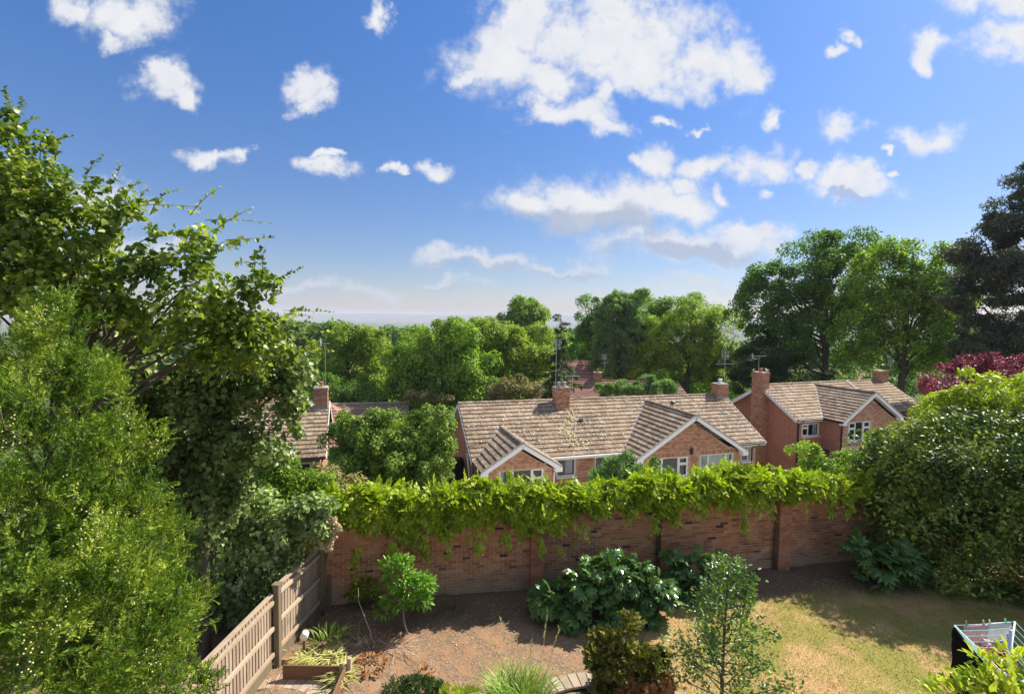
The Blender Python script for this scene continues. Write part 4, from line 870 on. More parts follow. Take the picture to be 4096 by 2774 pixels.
tree('holm_oak', 'narrow dark rounded tree at the end of the tall tree row', 'tree',
     [(590,313,12,15),(592,335,16,18),(588,355,18,20),(597,322,10,16)], 70, M['lf_oak'], 13000, .3, .9, 46, .3, dep=.8)
tree('sycamore_tree', 'broad bright green maple crown left of the long bungalow chimney', 'tree',
     [(425,350,30,20),(450,338,26,18),(400,368,22,24),(435,378,42,26),(465,365,32,26),(478,388,34,22),(415,395,30,18)], 46, M['lf_maple'], 52000, .26, .85, 160, .3, dep=.7)
tree('field_maple', 'light green leafy tree touching the bungalow chimney', 'tree',
     [(500,345,26,18),(522,352,26,22),(490,368,26,22),(518,378,28,22),(478,335,20,12),(535,365,14,20)], 50, M['lf_gold'], 38000, .27, .85, 110, .3, dep=.7)
tree('walnut_tree', 'pale rounded tree standing above the others far behind', 'tree',
     [(520,316,22,12),(508,322,14,9),(535,318,14,12),(527,307,14,8)], 105, M['lf_maple'], 12000, .5, 1.5, 44, .5, dep=.8)
tree('hornbeam_tree', 'pale olive crown on the skyline between the bright maples', 'tree',
     [(490,334,28,11),(465,338,20,9),(545,338,20,12),(440,336,22,8),(415,340,14,8)], 85, M['lf_gold'], 20000, .42, 1.4, 60, .3, dep=.8)
tree('columnar_cypress', 'small dark pointed evergreen rising from the maple crowns', 'conifer',
     [(455,325,7,9),(452,335,9,12),(460,332,6,8)], 78, M['lf_dark'], 5000, .4, .6, 22, .2, dep=.9, T=sprayT(10,4,.1,.08), droop=-.6)
tree('pin_oak', 'lone thin sapling top on the skyline above the maples', 'tree',
     [(480,330,5,4),(479,336,8,5)], 74, M['lf_oak'], 900, .3, .5, 8, .12, dep=.9)
tree('copper_lime_tree', 'olive-gold tree left of the gap with the distant cottage', 'tree',
     [(352,342,26,16),(335,355,26,20),(372,350,18,18),(345,378,40,26),(375,385,24,22),(318,375,20,22),(355,400,34,14)], 52, M['lf_gold'], 46000, .27, .9, 140, .3, dep=.7)
tree('shaded_holly_tree', 'dark tree under the olive-gold tree behind the bungalow chimney', 'tree',
     [(335,395,22,18),(362,400,22,16),(318,392,16,16)], 45, M['lf_oak'], 12000, .22, .7, 50, .25, dep=.7)
tree('garden_hedge_tree', 'low brownish bush between the maple and the spiky conifer', 'bush',
     [(520,386,20,12),(505,392,16,9),(540,392,14,9)], 42, M['lf_brown'], 9000, .2, .5, 36, .12, dep=.8)
tree('feathery_shrub', 'feathery pale green shrub in front of the pink roof', 'bush',
     [(640,390,16,6),(660,390,20,8),(622,387,10,9),(672,388,9,8),(604,392,14,7),(650,385,10,6)], 40, M['lf_cypress'], 7000, .3, .35, 40, .06, T=sprayT(10,6,.1,.05), dep=.8, up=.8, droop=-.5)
tree('rounded_viburnum', 'large round glossy bush between the two bungalows', 'bush',
     [(370,432,32,24),(400,428,34,24),(430,428,22,24),(352,448,27,27),(345,425,18,18),(442,425,12,16),(390,455,52,28),(432,455,20,28),(360,474,30,18),(410,478,40,16),(445,440,8,12)], 24, M['lf_viburnum'], 80000, .13, .34, 300, .12, dep=.8, T=leafT(.6), inner=.12, up=.3)
# the big bush is glossy leaf clusters; a thinner spiky conifer stands behind the chimney
base = at(563,400,34); sp = thing('spiky_spruce', (base.x,34,-6), 'half-bare spruce with drooping branches behind the bungalow chimney', 'conifer')
tp = at(561,314,34); mb = MB(); mb.tube([(base.x,34,-6),((base.x+tp.x)/2,34,(tp.z-6)/2),(tp.x,34,tp.z)], [.22,.13,.02], 8); P=[];D=[];N=[];S=[]
for i in range(95):
    t = G.random()**.8; z = tp.z-.1-t*8.5; ang = G.random()*6.28; L = (.25+2.3*t**.8)*G.uniform(.5,1.1)*(.55 if .12<t<.3 else 1); xc = base.x+(tp.x-base.x)*(z+6)/(tp.z+6)
    pts = [Vector((xc+math.cos(ang)*L*u, 34+math.sin(ang)*L*u, z+ (.35*u if t<.15 else .1*u)-L*.32*u*u)) for u in (0,.35,.7,1)]
    mb.tube(pts, [.035,.025,.015,.008], 4)
    for j in range(int(10+L*16)):
        u = G.random()**.7; p = pts[0].lerp(pts[3],u)+Vector((0,0,-.08*u)); P.append(p); D.append((math.cos(ang)*.6+G.normal()*.4,math.sin(ang)*.6+G.normal()*.4,-.9+(.9 if t<.12 else 0))); N.append((G.normal()*.3,G.normal()*.3,1)); S.append(.42*G.uniform(.6,1.2))
mb.build('trunk', M['bark'], sp, smooth=True); scatter('crown', sprayT(12,9,.3,.05), np.array(D), np.array(N), np.array(P), np.array(S), M['lf_dark'], sp)
# distant woodland belts: one mass of crowns, too many and too far to tell apart
P=[];Nn=[];S=[]
for k in range(900):
    y = 165+G.random()**1.6*1500; x = G.uniform(-.75,.75)*y; z0 = float(land_z(x,y)); 
    if 300 < y < 420 or (y > 800 and math.sin(x*.006+y*.004) < -.1): continue
    r = G.uniform(4,8.5); h = G.uniform(6,13); n = 170 if y < 500 else 60; d = rdir(n); P.append(np.array([x,y,z0+h*.55])+d*np.array([r,r,h*.5])); Nn.append(d); S.append(np.full(n, r*(.24 if y < 500 else .34)))
P = np.concatenate(P); Nn = np.concatenate(Nn); S = np.concatenate(S); Dd, Nq = orient(Nn, .2, .4)
scatter('distant_woodland', leafT(.9), Dd, Nq, P, S, M['lf_wood'], kind='stuff')
# a nearer belt of trees where the photograph shows a dark green skyline on the left
for i,(lob,Y,lab,ma) in enumerate([([(300,338,22,8),(325,336,16,7),(285,342,18,9)],150,'dark far tree group on the skyline left of the olive-gold tree','lf_oak'),([(395,342,16,7),(410,338,14,6)],190,'dark far trees in the gap beside the distant cottage','lf_oak'),([(560,345,16,9),(578,350,12,9)],120,'far trees behind the spiky spruce','lf_oak'),([(300,362,20,14),(275,358,24,16)],85,'olive tree below the skyline behind the climber','lf_gold')]):
    tree('tree_group', lab, 'trees', lob, Y, M[ma], 6000, .012*Y if Y>100 else .5, .02*Y, 40, .3, dep=.8)
tree('clipped_hedge', 'low brown clipped hedge behind the round bush', 'hedge', [(415,396,20,4.5),(440,398,14,4)], 43, M['lf_brown'], 3000, .16, .3, 40, 0, dep=.25)
# ------------------------------------------------------------ parked car and leaning poles at the bungalow corner
cp = at(444,481,28.5); CZ = float(land_z(cp.x,28.5)); car = thing('parked_car', (cp.x,28.5,CZ), 'dark hatchback parked at the corner of the long bungalow behind the round bush', 'car')
cu, cv = Vector((.35,.94,0)).normalized(), Vector((.94,-.35,0)).normalized(); cc = Vector((cp.x,28.5,CZ)); cpt = lambda a,b,z: cc+cu*a+cv*b+Vector((0,0,z))
def loft(mb, secs):
    n = len(secs[0]); vs = [p for s in secs for p in s]; mb.add(vs, [(i*n+j,i*n+(j+1)%n,(i+1)*n+(j+1)%n,(i+1)*n+j) for i in range(len(secs)-1) for j in range(n)]+[tuple(range(n))[::-1],tuple(range((len(secs)-1)*n,len(secs)*n))])
prof = [(-2.0,.35,.75),(-1.95,.25,.95),(-1.2,.22,1.05),(-.5,.22,1.08),(.9,.22,1.08),(1.7,.22,1.02),(1.98,.28,.9)]
mb = MB(); loft(mb, [[cpt(a,-.82,z0),cpt(a,.82,z0),cpt(a,.86,(z0+z1)/2),cpt(a,.78,z1),cpt(a,-.78,z1),cpt(a,-.86,(z0+z1)/2)] for a,z0,z1 in prof])
M['car_paint'] = simple('dark_car_paint', (.02,.022,.03), .2, var=.02, spec=.7); M['tyre'] = simple('tyre_rubber', (.02,.02,.02), .9)
mb.build('body', M['car_paint'], car, bevel=.04)
gh = MB(); loft(gh, [[cpt(a,-w_,1.04),cpt(a,w_,1.04),cpt(a+s_,w_-.16,z1),cpt(a+s_,-w_+.16,z1)] for a,w_,s_,z1 in ((-1.35,.76,.5,1.12),(-.75,.78,.15,1.5),(.2,.78,0,1.53),(1.2,.77,-.1,1.45),(1.75,.74,-.3,1.12))]); gh.build('window', M['black'], car)
rp = MB(); loft(rp, [[cpt(a,-.6,z),cpt(a,.6,z),cpt(a,.55,z+.03),cpt(a,-.55,z+.03)] for a,z in ((-.62,1.49),(.2,1.535),(1.1,1.455))]); rp.build('roof_panel', M['car_paint'], car)
for a in (-1.3,1.25):
    for b in (-.78,.78): wh = MB(); wh.tube([cpt(a,b-.1,.31),cpt(a,b+.1,.31)],.31,16); w_ = wh.build('wheel', M['tyre'], car); rm = MB(); rm.tube([cpt(a,b-.105,.31),cpt(a,b+.105,.31)],.19,12); rm.build('rim', M['metal'], w_)
for (x0,y0,x1,y1,Y,lab) in ((436,480.5,453,466.5,26.2,'long white pole leaning up against the bungalow corner, steeper of two'),(440,481,455,474.5,26.0,'white pole lying low beside the dark car')):
    mb = MB(); mb.tube([at(x0,y0,Y),at(x1,y1,Y+.3)],.06,8); tag(mb.build('white_pole', M['white']), lab, 'pole')

# ------------------------------------------------------------ wisteria along the wall top
vine = thing('wisteria', wall_pt(4.5,2.5), 'bright green wisteria smothering the top of the brick wall with hanging trails', 'climber')
def pinnate(n=6, seed=1):
    vs=[];fs=[];g=np.random.default_rng(seed); lv,lf=leafT(.62,.06,.12)
    for k in range(n):
        for s_ in (-1,1):
            t=.12+.8*k/n; d=nrm(np.array([s_*.8,.55,-.15+.1*g.random()])); nn=nrm(np.array([s_*.1,0,1.])+g.normal(size=3)*.25); x=nrm(np.cross(d,nn)); B=np.stack([x,d,np.cross(x,d)],-1)
            i=len(vs); vs+=list((lv@B.T)*.42*(1-.25*k/n)+np.array([0,t,-.25*t*t])); fs+=[tuple(j+i for j in f) for f in lf]
    i=len(vs); vs+=list(lv*.4+np.array([0,.9,-.22])); fs+=[tuple(j+i for j in f) for f in lf]; return (np.array(vs),np.array(fs))
prof = [(318,489,530),(345,487,536),(372,484,532),(400,482,545),(425,484,538),(455,477,536),(490,472,528),(520,470,536),(560,478,538),(572,478,520),(600,474,513),(640,470,517),(655,466,523),(680,468,508),(712,465,507),(745,464,516),(765,466,504),(790,469,505),(806,476,500),(815,477,494),(840,476,500),(858,481,490)]
px_ = np.array([p[0] for p in prof]); zt_=[];zb_=[];tt_=[]
for x,a,b in prof:
    t = wall_t(x); p = onplane(x,a+(11 if 440<x<730 else 6),wall_pt(t,0,-.1),NF); q = onplane(x,b-5,wall_pt(t,0,-.35),NF); tt_.append(t); zt_.append(p.z); zb_.append(q.z)
tt_=np.array(tt_);zt_=np.array(zt_);zb_=np.array(zb_)
n = 5200; t = G.uniform(tt_[0],tt_[-1],n); top = np.interp(t,tt_,zt_)-.05+.14*np.sin(t*5.1)*np.sin(t*2.3+1); bot = np.interp(t,tt_,zb_)+.12*np.sin(t*7+2)+.16+.10*np.sin(t*17)
u = G.random(n)**.85; z = top-(top-bot)*u; front = -.12-.24*np.sin(np.clip(u,0.05,1)*2.5)*(.8+.3*np.sin(t*3.3)); b = front+G.random(n)*.25; cap = G.random(n)<.46; b = np.where(cap, G.uniform(-.3,.75,n), b); z = np.where(cap, np.maximum(top-.22*(np.abs(b-.1)/.5)**2-G.random(n)*.14, 2.12), z)
P = np.array([wall_pt(a,c,d) for a,c,d in zip(t,z,b)]); o_ = np.where(cap[:,None], np.array([0,0,1.])+G.normal(size=(n,3))*.5, np.array(NF)[None]+np.array([0,0,.5])+G.normal(size=(n,3))*.45)
D = nrm(np.array(NF)[None]*.6+G.normal(size=(n,3))*.55-np.array([0,0,.35])[None]*np.where(cap,0.2,1.5)[:,None]); scatter('foliage', pinnate(), D, nrm(o_), P, G.uniform(.22,.36,n), M['lf_vine'], vine)
# hanging trails and bare tendrils
mb = MB(); P=[];D=[];N=[];S=[]
for x,y0,y1,lf in ((356,536,572,1),(393,538,555,1),(447,545,556,0),(470,520,548,0),(560,535,549,0),(575,520,548,0),(583,522,545,0),(480,530,552,1),(632,505,527,0),(704,500,519,1),(745,505,529,1),(760,495,512,0),(770,498,521,0),(808,485,523,0),(830,495,514,1),(848,495,512,1),(655,512,532,1),(505,528,545,1),(424,530,552,1),(540,534,548,1),(676,510,520,1)):
    t = wall_t(x); q0 = onplane(x,y0,wall_pt(t,0,-.4),NF); q1 = onplane(x,y1,wall_pt(t,0,-.35),NF); sw = R_.uniform(-.2,.2)
    pts = [q0.lerp(q1,k/6)+WU*sw*math.sin(k/6*3)+WU*.02*math.sin(k*2+x) for k in range(7)]; mb.tube(pts, .007, 4)
    for k in range(10 if lf else 2): p = pts[0].lerp(pts[6],R_.random()); P.append(tuple(p)); D.append((R_.uniform(-.7,.7),-.5,-.5)); N.append((R_.uniform(-.3,.3),-.6,.7)); S.append(R_.uniform(.14,.26))
mb.build('tendril', M['straw'], vine); scatter('trailing_leaves', pinnate(4,3), np.array(D), np.array(N), np.array(P), np.array(S), M['lf_vine'], vine)
for t0,x,z0 in ((piers[2]-.22,659,.1),(piers[3]-.22,776,.1)):     # old stems climbing beside piers
    mb = MB(); mb.tube([wall_pt(t0+.02*math.sin(k*2),k*.3,-.05) for k in range(8)], [.03-.001*k for k in range(8)], 6); mb.build('stem', M['bark'], vine, smooth=True)

# ------------------------------------------------------------ close-board fence
NPOST = gnd(277,667); FPOST = wall_pt(wall_t(323),0,-.12); FD = (FPOST-NPOST); FD.z = 0; FL = FD.length; FD.normalize(); FN = Vector((FD.y,-FD.x,0))
fence = thing('timber_fence', NPOST, 'weathered timber fence with sloping rails running up to the brick wall', 'fence')
def fp(s_, z, d=0): p = NPOST+FD*s_+FN*d; return Vector((p.x,p.y,z))
ax = (FD, FN, Vector((0,0,1)))
for s_, h_ in ((0,1.60),(FL-.06,1.50),(-2.55,1.55)):
    mb = MB(); mb.box(fp(s_,h_/2,.02),(.11,.11,h_),ax); p_ = mb.build('fence_post', M['fence_post'], fence, bevel=.008); cb = MB(); cb.box(fp(s_,h_+.015,.02),(.14,.14,.03),ax); cb.build('post_cap', M['fence_post'], p_)
def bay(s0, s1, ztop0, ztop1, bw, gap, zlo=.22):
    n = int((s1-s0)/bw); 
    for i in range(n):
        c = s0+(i+.5)*(s1-s0)/n; zt = ztop0+(ztop1-ztop0)*(i+.5)/n; mb = MB(); w_ = (s1-s0)/n-gap; th = .016; tl = R_.uniform(-.006,.006)
        mb.add([fp(c-w_/2,zlo,-.04+tl),fp(c+w_/2,zlo,-.052+tl),fp(c+w_/2,zt,-.052),fp(c-w_/2,zt,-.04),fp(c-w_/2,zlo,-.04-th),fp(c+w_/2,zlo,-.052-th),fp(c+w_/2,zt,-.052-th),fp(c-w_/2,zt,-.04-th)],[(0,1,2,3),(7,6,5,4),(0,4,5,1),(1,5,6,2),(2,6,7,3),(3,7,4,0)])
        mb.build('board', M['fence'], fence)
    def rail(name, za, zb, w_, d=-.012, th=.045, mat='fence_rail'): mb = MB(); mb.bar(fp(s0+.02,za,d),fp(s1-.02,zb,d),w_,th,up=FN); o = mb.build(name, M[mat], fence, bevel=.006); return o
    dz = ztop1-ztop0
    for k, q in enumerate((.91,.50,.09)):
        za = zlo+(ztop0-zlo)*q; m = MB(); c0, c1 = fp(s0+.03,za,-.01), fp(s1-.03,za+dz,-.01); d = (c1-c0).normalized(); z = FN.cross(d); z = z if z.z > 0 else -z
        m.box((c0+c1)/2, ((c1-c0).length, .05, .075), (d, FN, z)); m.build('rail', M['fence_rail'], fence, bevel=.005)
    m = MB(); c0, c1 = fp(s0,ztop0+.03,-.045), fp(s1,ztop1+.03,-.045); d = (c1-c0).normalized(); z = FN.cross(d); z = z if z.z > 0 else -z; m.box((c0+c1)/2, ((c1-c0).length,.085,.035), (d,FN,z)); m.build('capping', M['fence_rail'], fence, bevel=.005)
    m = MB(); m.box(fp((s0+s1)/2,zlo/2+.0,-.05),(s1-s0-.05,.04,zlo-.01),ax); m.build('gravel_board', M['fence_post'], fence)
bay(-2.5,-.06,1.42,1.42,.088,.010); bay(.06,FL-.12,1.50,1.40,.105,.002)
mb = MB(); mb.box(fp(FL+.10,.36,.12),(.07,.07,.75),ax); tag(mb.build('stub_post', M['fence_post'],bevel=.006), 'short grey timber stub standing in the corner of fence and wall', 'post')
# stake with a white cap
sp_ = gnd(304.5,656.5); st = thing('garden_stake', sp_, 'dark timber stake topped by a white cap beside the fence', 'stake'); mb = MB(); mb.box(sp_+Vector((0,0,.22)),(.05,.05,.46)); mb.build('post', M['fence_post'], st)
mb = MB(); q = sp_+Vector((.02,-.02,.47)); e_ = Vector((.35,-.15,.9)).normalized(); mb.tube([q-e_*.075,q-e_*.07,q+e_*.05,q+e_*.06,q+e_*.062],[.075,.08,.065,.055,.01],14); mb.build('cap', M['white'], st, smooth=True)
# plank compost bay
bay_ = thing('plank_bed', gnd(315,678), 'brown plank compost bay with a corner post, filled with cut iris leaves', 'compost bay')
b0, b1 = gnd(283,680), gnd(346,681); cpz = .30
for nm, a, b_, h_ in (('plank',b0,b1,.30),('plank',b1,b1+Vector((.05,-1.5,0)),.34)):
    d = (b_-a).normalized(); mb = MB(); mb.box((a+b_)/2+Vector((0,0,h_/2)),((b_-a).length,.03,h_),(d,Vector((-d.y,d.x,0)),Vector((0,0,1)))); mb.build(nm, M['plank'], bay_, bevel=.004)
for q,h_ in ((b1+Vector((-.06,-.05,0)),.40),(b1+Vector((.055,.02,0)),.44)): mb = MB(); mb.box(q+Vector((0,0,h_/2)),(.07,.07,h_)); mb.build('post', M['fence_rail'], bay_, bevel=.004)
def blades(name, centre, n, spread, L, mat, parent=None, kind=None, lean=.5, w=.014, seed=1, zz=0.0, flatten=0):
    g = np.random.default_rng(seed); V=[];F=[]; segs=5
    for k in range(n):
        a=g.random()*6.28; r=g.random()**.6; b=np.array([centre[0]+math.cos(a)*r*spread[0],centre[1]+math.sin(a)*r*spread[1],centre[2]+zz*g.random()]); a2=a+g.normal()*.8; l=L*g.uniform(.55,1.15); le=lean*g.uniform(.3,1.6); d=np.array([math.cos(a2),math.sin(a2),0]); s_=np.array([-d[1],d[0],0])*w*g.uniform(.6,1.2); i0=len(V)
        for j in range(segs+1):
            t=j/segs; p=b+d*(le*l*(t**1.8)+flatten*l*t*.6)+np.array([0,0,l*(t-.42*min(1.6,le)*t**2.6)*(1-.85*flatten)]); ww=s_*(1-t**2.2)*1.0+s_*.04; V+=[p-ww,p+ww]
        F+=[(i0+2*j,i0+2*j+1,i0+2*j+3,i0+2*j+2) for j in range(segs)]
    return mesh_np(name,np.array(V),np.array(F),mat,parent,kind=kind)
o = blades('cut_leaves', tuple(gnd(318,668)+Vector((0,.12,.04))), 170, (.42,.13), .26, M['straw'], None, 'stuff', .9, .013, 3, .15, .8); tag(o,'heap of cut yellowing iris leaves behind the brown plank',None)
o = blades('cut_leaves', tuple(gnd(341,684)+Vector((0,0,.08))), 120, (.13,.25), .24, M['straw'], None, 'stuff', .9, .013, 5, .15, .8); tag(o,'straw-coloured cut leaves inside the plank bay',None)
# curved raised beds with stone copings
def curved_bed(label, c, R, a0, a1, hz_, n, wd=.34):
    r = thing('raised_bed', c, label, 'raised bed'); pt = lambda a,rad,z: Vector((c[0]+math.cos(a)*rad,c[1]+math.sin(a)*rad,c[2]+z)); wm = MB(); m = 40
    for i in range(m):
        x, y = a0+(a1-a0)*i/m, a0+(a1-a0)*(i+1)/m; q = [pt(x,R-.10,0),pt(y,R-.10,0),pt(y,R+.10,0),pt(x,R+.10,0)]; wm.prism(q,(0,0,hz_-.002))
    wm.build('retaining_wall', M['mortar'], r)
    br = MB(); L_ = .222/R; k = 0
    for row in range(int(hz_/.075)):
        x = a0+(L_/2 if row%2 else 0)
        while x+L_ <= a1:
            mid_=x+L_/2
            for rad in (R-.105,R+.105): p = pt(mid_,rad,row*.075+.037); t_=Vector((-math.sin(mid_),math.cos(mid_),0)); n_=Vector((math.cos(mid_),math.sin(mid_),0)); br.box(p,(.208,.05,.064),(t_,n_,Vector((0,0,1))))
            x += L_
    br.build('brickwork', M['brick_pier'], r, kind='stuff')
    for i in range(n):
        x, y = a0+(a1-a0)*(i+.03)/n, a0+(a1-a0)*(i+.97)/n; mb = MB(); zj = R_.uniform(-.004,.004); mb.prism([pt(x,R-wd/2,hz_+zj),pt((x+y)/2,R-wd/2,hz_+zj),pt(y,R-wd/2,hz_+zj),pt(y,R+wd/2,hz_+zj),pt((x+y)/2,R+wd/2,hz_+zj),pt(x,R+wd/2,hz_+zj)],(0,0,.055)); mb.build('coping_stone', M['slab'], r, bevel=.008)
    so = MB(); so.add([pt(a0+(a1-a0)*i/24,R-.1,hz_*.55) for i in range(25)]+[pt((a0+a1)/2,0,hz_*.55)],[(i,i+1,25) for i in range(24)]); so.build('bed_soil', M['soilbed'], r); return r
M['soilbed'] = simple('dark_bed_soil', (.06,.04,.028), .95, var=.4, scale=12, bump=.6)
q = at(285,679.5,8.62); z_ = q.z-.055; curved_bed('curved low brick bed with worn pale stone coping by the fence', (q.x-.05,q.y-1.25,0), 1.25, .15, 2.45, z_, 17)
q = at(585,677,8.70); z_ = q.z-.055; curved_bed('curved low brick bed with pale stone coping beside the dwarf conifer', (q.x+.25,q.y-2.0,0), 2.0, .6, 2.75, z_, 26)

# ------------------------------------------------------------ garden plants
def leafy(name, root, T, D, N, P, S, mat, singles, partname='leaf'):
    """leaf by leaf: the ones nearest the viewer's side as parts, the rest joined"""
    n = len(P); cams = np.array([0,0,CAMZ]); vis = ((P-cams)@np.array([0,-1,0]))*0-((P-P.mean(0))*(cams-P.mean(0))).sum(1); order = np.argsort(vis)[:singles]; tv, tf = T
    me = []
    for k in range(2):
        m_ = bpy.data.meshes.new(partname); m_.from_pydata([tuple(v+G.normal(size=3)*.012) for v in tv], [], [tuple(int(j) for j in f) for f in tf]); m_.materials.append(mat); me.append(m_)
    D = nrm(D); X = nrm(np.cross(D,N)); Z = np.cross(X,D); og = org(root)
    for c, i in enumerate(order):
        o = bpy.data.objects.new(partname, me[c%2]); s_ = float(S[i]); o.parent = root
        o.matrix_local = Matrix([[X[i][r]*s_,D[i][r]*s_,Z[i][r]*s_,P[i][r]-og[r]] for r in range(3)]+[[0,0,0,1]]); COL.objects.link(o)
    rest = np.setdiff1d(np.arange(n), order)
    if len(rest): scatter('foliage', T, D[rest], N[rest], P[rest], S[rest], mat, root, kind='stuff')
def palmate(lobes=8, seed=2):
    vs=[];fs=[];g=np.random.default_rng(seed)
    for k in range(lobes):
        a=(-1+2*k/(lobes-1))*2.1; L=1-.28*abs(a)/2.1; d=np.array([math.sin(a),math.cos(a),-.22]); s_=np.array([math.cos(a),-math.sin(a),0])*.20; i=len(vs)
        b=np.array([0,.12,0]); vs+=[b, b+d*L*.34-s_*.55, b+d*L*.34+s_*.55, b+d*L*.62-s_*1.05+np.array([0,0,-.05]), b+d*L*.62+np.array([0,0,.05]), b+d*L*.62+s_*1.05+np.array([0,0,-.05]), b+d*L+np.array([0,0,-.14])]
        fs+=[(i,i+2,i+1),(i+1,i+2,i+4),(i+1,i+4,i+3),(i+2,i+5,i+4),(i+3,i+4,i+6),(i+4,i+5,i+6)]
    return (np.array(vs)*.62,np.array(fs))
def shrub(name, label, lobes, Y, T, mat, n, size, singles, stems=9, droop=.35, up=.5, jit=.35, group=None, cat='shrub', dep=.75, stem_mat='bark', inner=.1, rad=.012, shell=(.55,1)):
    E = pix_ells(lobes, Y, dep); c = sum(e[0] for e in E)/len(E); root = thing(name, (c[0],c[1],0), label, cat, group)
    wg = np.array([e[1].prod()**.66 for e in E]); k = G.choice(len(E), n, p=wg/wg.sum()); d = rdir(n); d[:,2] = np.abs(d[:,2])*.9-.25; d = nrm(d); C = np.array([e[0] for e in E])[k]; Rr = np.array([e[1] for e in E])[k]
    P = C+d*Rr*(G.uniform(*shell,n)[:,None]); ok = P[:,2] > .06; P, d = P[ok], d[ok]; N = nrm(d*.5+np.array([0,0,.75])+G.normal(size=P.shape)*jit); D = nrm(d+G.normal(size=P.shape)*.35-np.array([0,0,droop]))
    leafy(name, root, T, D, N, P, size*G.uniform(.65,1.2,len(P)), mat, singles)
    mb = MB()
    for i in range(stems):
        e = Vector(P[G.integers(len(P))]); b = Vector((c[0]+G.normal()*.12,c[1]+G.normal()*.08,-.02)); mb.tube([b,b.lerp(e,.35)+Vector((0,0,.12*e.z)),b.lerp(e,.7)+Vector((0,0,.1*e.z)),e],[rad,rad*.8,rad*.6,rad*.3],5)
    if stems: mb.build('stem', M[stem_mat], root, smooth=True, kind='stuff')
    return root
PT = palmate()
shrub('fatsia_bush', 'large glossy dark green fatsia bush with big hand-shaped leaves in front of the wall', [(553,602,26,22),(590,585,30,24),(625,578,30,24),(655,595,22,26),(600,612,50,22),(635,610,30,20),(548,618,20,14),(610,566,26,12)], 10.7, PT, M['lf_fatsia'], 620, .36, 260, 14, .3)
shrub('fatsia_bush', 'darker fatsia clump in the wall shadow behind the young holly', [(700,566,20,16),(715,582,18,16),(690,590,16,14),(722,565,16,14),(708,598,20,12)], 11.6, PT, M['lf_fatsia'], 150, .36, 60, 8, .3)
shrub('fatsia_bush', 'small fatsia sprout against the wall just behind the large bush', [(671,556,9,8),(680,572,12,12)], 11.7, PT, M['lf_fatsia'], 40, .34, 20, 4, .3)
shrub('fatsia_bush', 'fatsia in deep shade at the foot of the tall hedge', [(868,552,16,14),(890,562,24,18),(912,572,16,16),(880,582,24,12),(855,545,8,8)], 12.3, PT, M['lf_fatsia'], 120, .46, 70, 8, .3)
# light green shrub with a single bent stem
mg = shrub('young_magnolia', 'small bright green shrub on a thin bent stem before the brick wall', [(400,578,16,16),(410,590,18,14),(396,600,14,10),(418,600,12,10),(392,565,10,10),(426,585,9,12),(385,612,10,5),(404,562,8,8)], 10.1, leafT4(.42,.06,.12), M['lf_magnolia'], 1400, .13, 160, 6, .15, .5, .5, rad=.008)
b = gnd(408,634); mb = MB(); mb.tube([b,b+Vector((-.06,0,.18)),b+Vector((-.11,.05,.42)),b+Vector((-.14,.1,.9))],[.022,.02,.018,.008],6); mb.build('trunk', M['bark_pale'], mg, smooth=True)
shrub('dark_seedling_shrub', 'small dark shrub with sprawling bare stems between fence and bright green shrub', [(366,588,12,10),(356,594,8,8),(372,600,8,8)], 11.0, leafT4(.55,.06,.12), M['lf_ivy'], 260, .12, 40, 5, .2, rad=.008)
b = gnd(371,645); mb = MB(); mb.tube([b,b+Vector((-.04,.1,.22)),b+Vector((-.16,.2,.4)),b+Vector((-.34,.3,.75)),b+Vector((-.36,.35,1.0))],[.018,.016,.014,.01,.006],6)
for e in ((-.5,.1,.06),(.35,-.05,.05),(-.3,-.2,.04)): mb.tube([b,b+Vector(e)*.5+Vector((0,0,.12)),b+Vector(e)],[.012,.01,.005],5)
tag(mb.build('bare_stem', M['bark_pale'], smooth=True), 'pale curved bare stem growing out of the soil near the fence', 'stem')
o = blades('iris_clump', tuple(gnd(328,642)), 60, (.28,.2), .4, M['grass_blade'], None, None, .8, .016, 11); tag(o, 'dark strappy iris clump against the far fence bay', 'plant')
o = blades('dry_brash', tuple(gnd(372,648)), 160, (.75,.35), .35, M['litter'], None, 'stuff', 1.2, .006, 12, 0, .7)
o = blades('wall_foot_weeds', tuple(gnd(430,612)), 90, (.8,.25), .32, M['lf_dark'], None, 'stuff', 1.0, .01, 13, 0, .2)
o = blades('ornamental_grass', tuple(gnd(517,701)), 520, (.52,.30), .56, M['grass_blade'], None, None, .75, .011, 14); tag(o, 'arching clump of green and yellow grass beside the right-hand curved bed', 'grass clump')
mb = MB(); P=[];D=[]
for x,yt in ((500,618),(492,640),(548,612),(531,640),(559,628),(516,632)):
    b = gnd(525+(x-525)*.35,704); e = at(x,yt,b.y+.1); mb.tube([b,b.lerp(e,.5)+Vector((.03,0,.1)),e],[.006,.005,.003],4)
    for k in range(9): P.append(tuple(b.lerp(e,.72+.28*k/8))); D.append((G.normal()*.3,G.normal()*.3,.8))
mb_o = tag(mb.build('seed_stalk', M['straw']), 'tall thin seed stalks rising from the grass clump', 'stalks'); scatter('seed_head', leafT(.3), np.array(D), rdir(len(P)), np.array(P), .08, M['straw'], mb_o, kind='stuff')
shrub('low_green_perennial', 'low blue-green plant tuft at the bottom edge of the soil bed', [(398,694,16,10),(420,692,20,10),(438,694,12,9)], 8.35, clumpT(8,15,.3,.5), M['lf_dark'], 420, .16, 0, 0, -.6, .8)
shrub('low_golden_perennial', 'low yellow-orange plant beside the blue-green tuft', [(452,698,14,9),(468,698,12,10)], 8.2, clumpT(8,16,.3,.4), M['lf_golden'], 260, .13, 0, 0, -.6, .8)
shrub('withered_plant', 'clump of withered dark red-brown leaves on bare soil', [(424,676,14,5)], 8.8, leafT4(.6), M['lf_rust'], 160, .11, 0, 0, .4, .3)
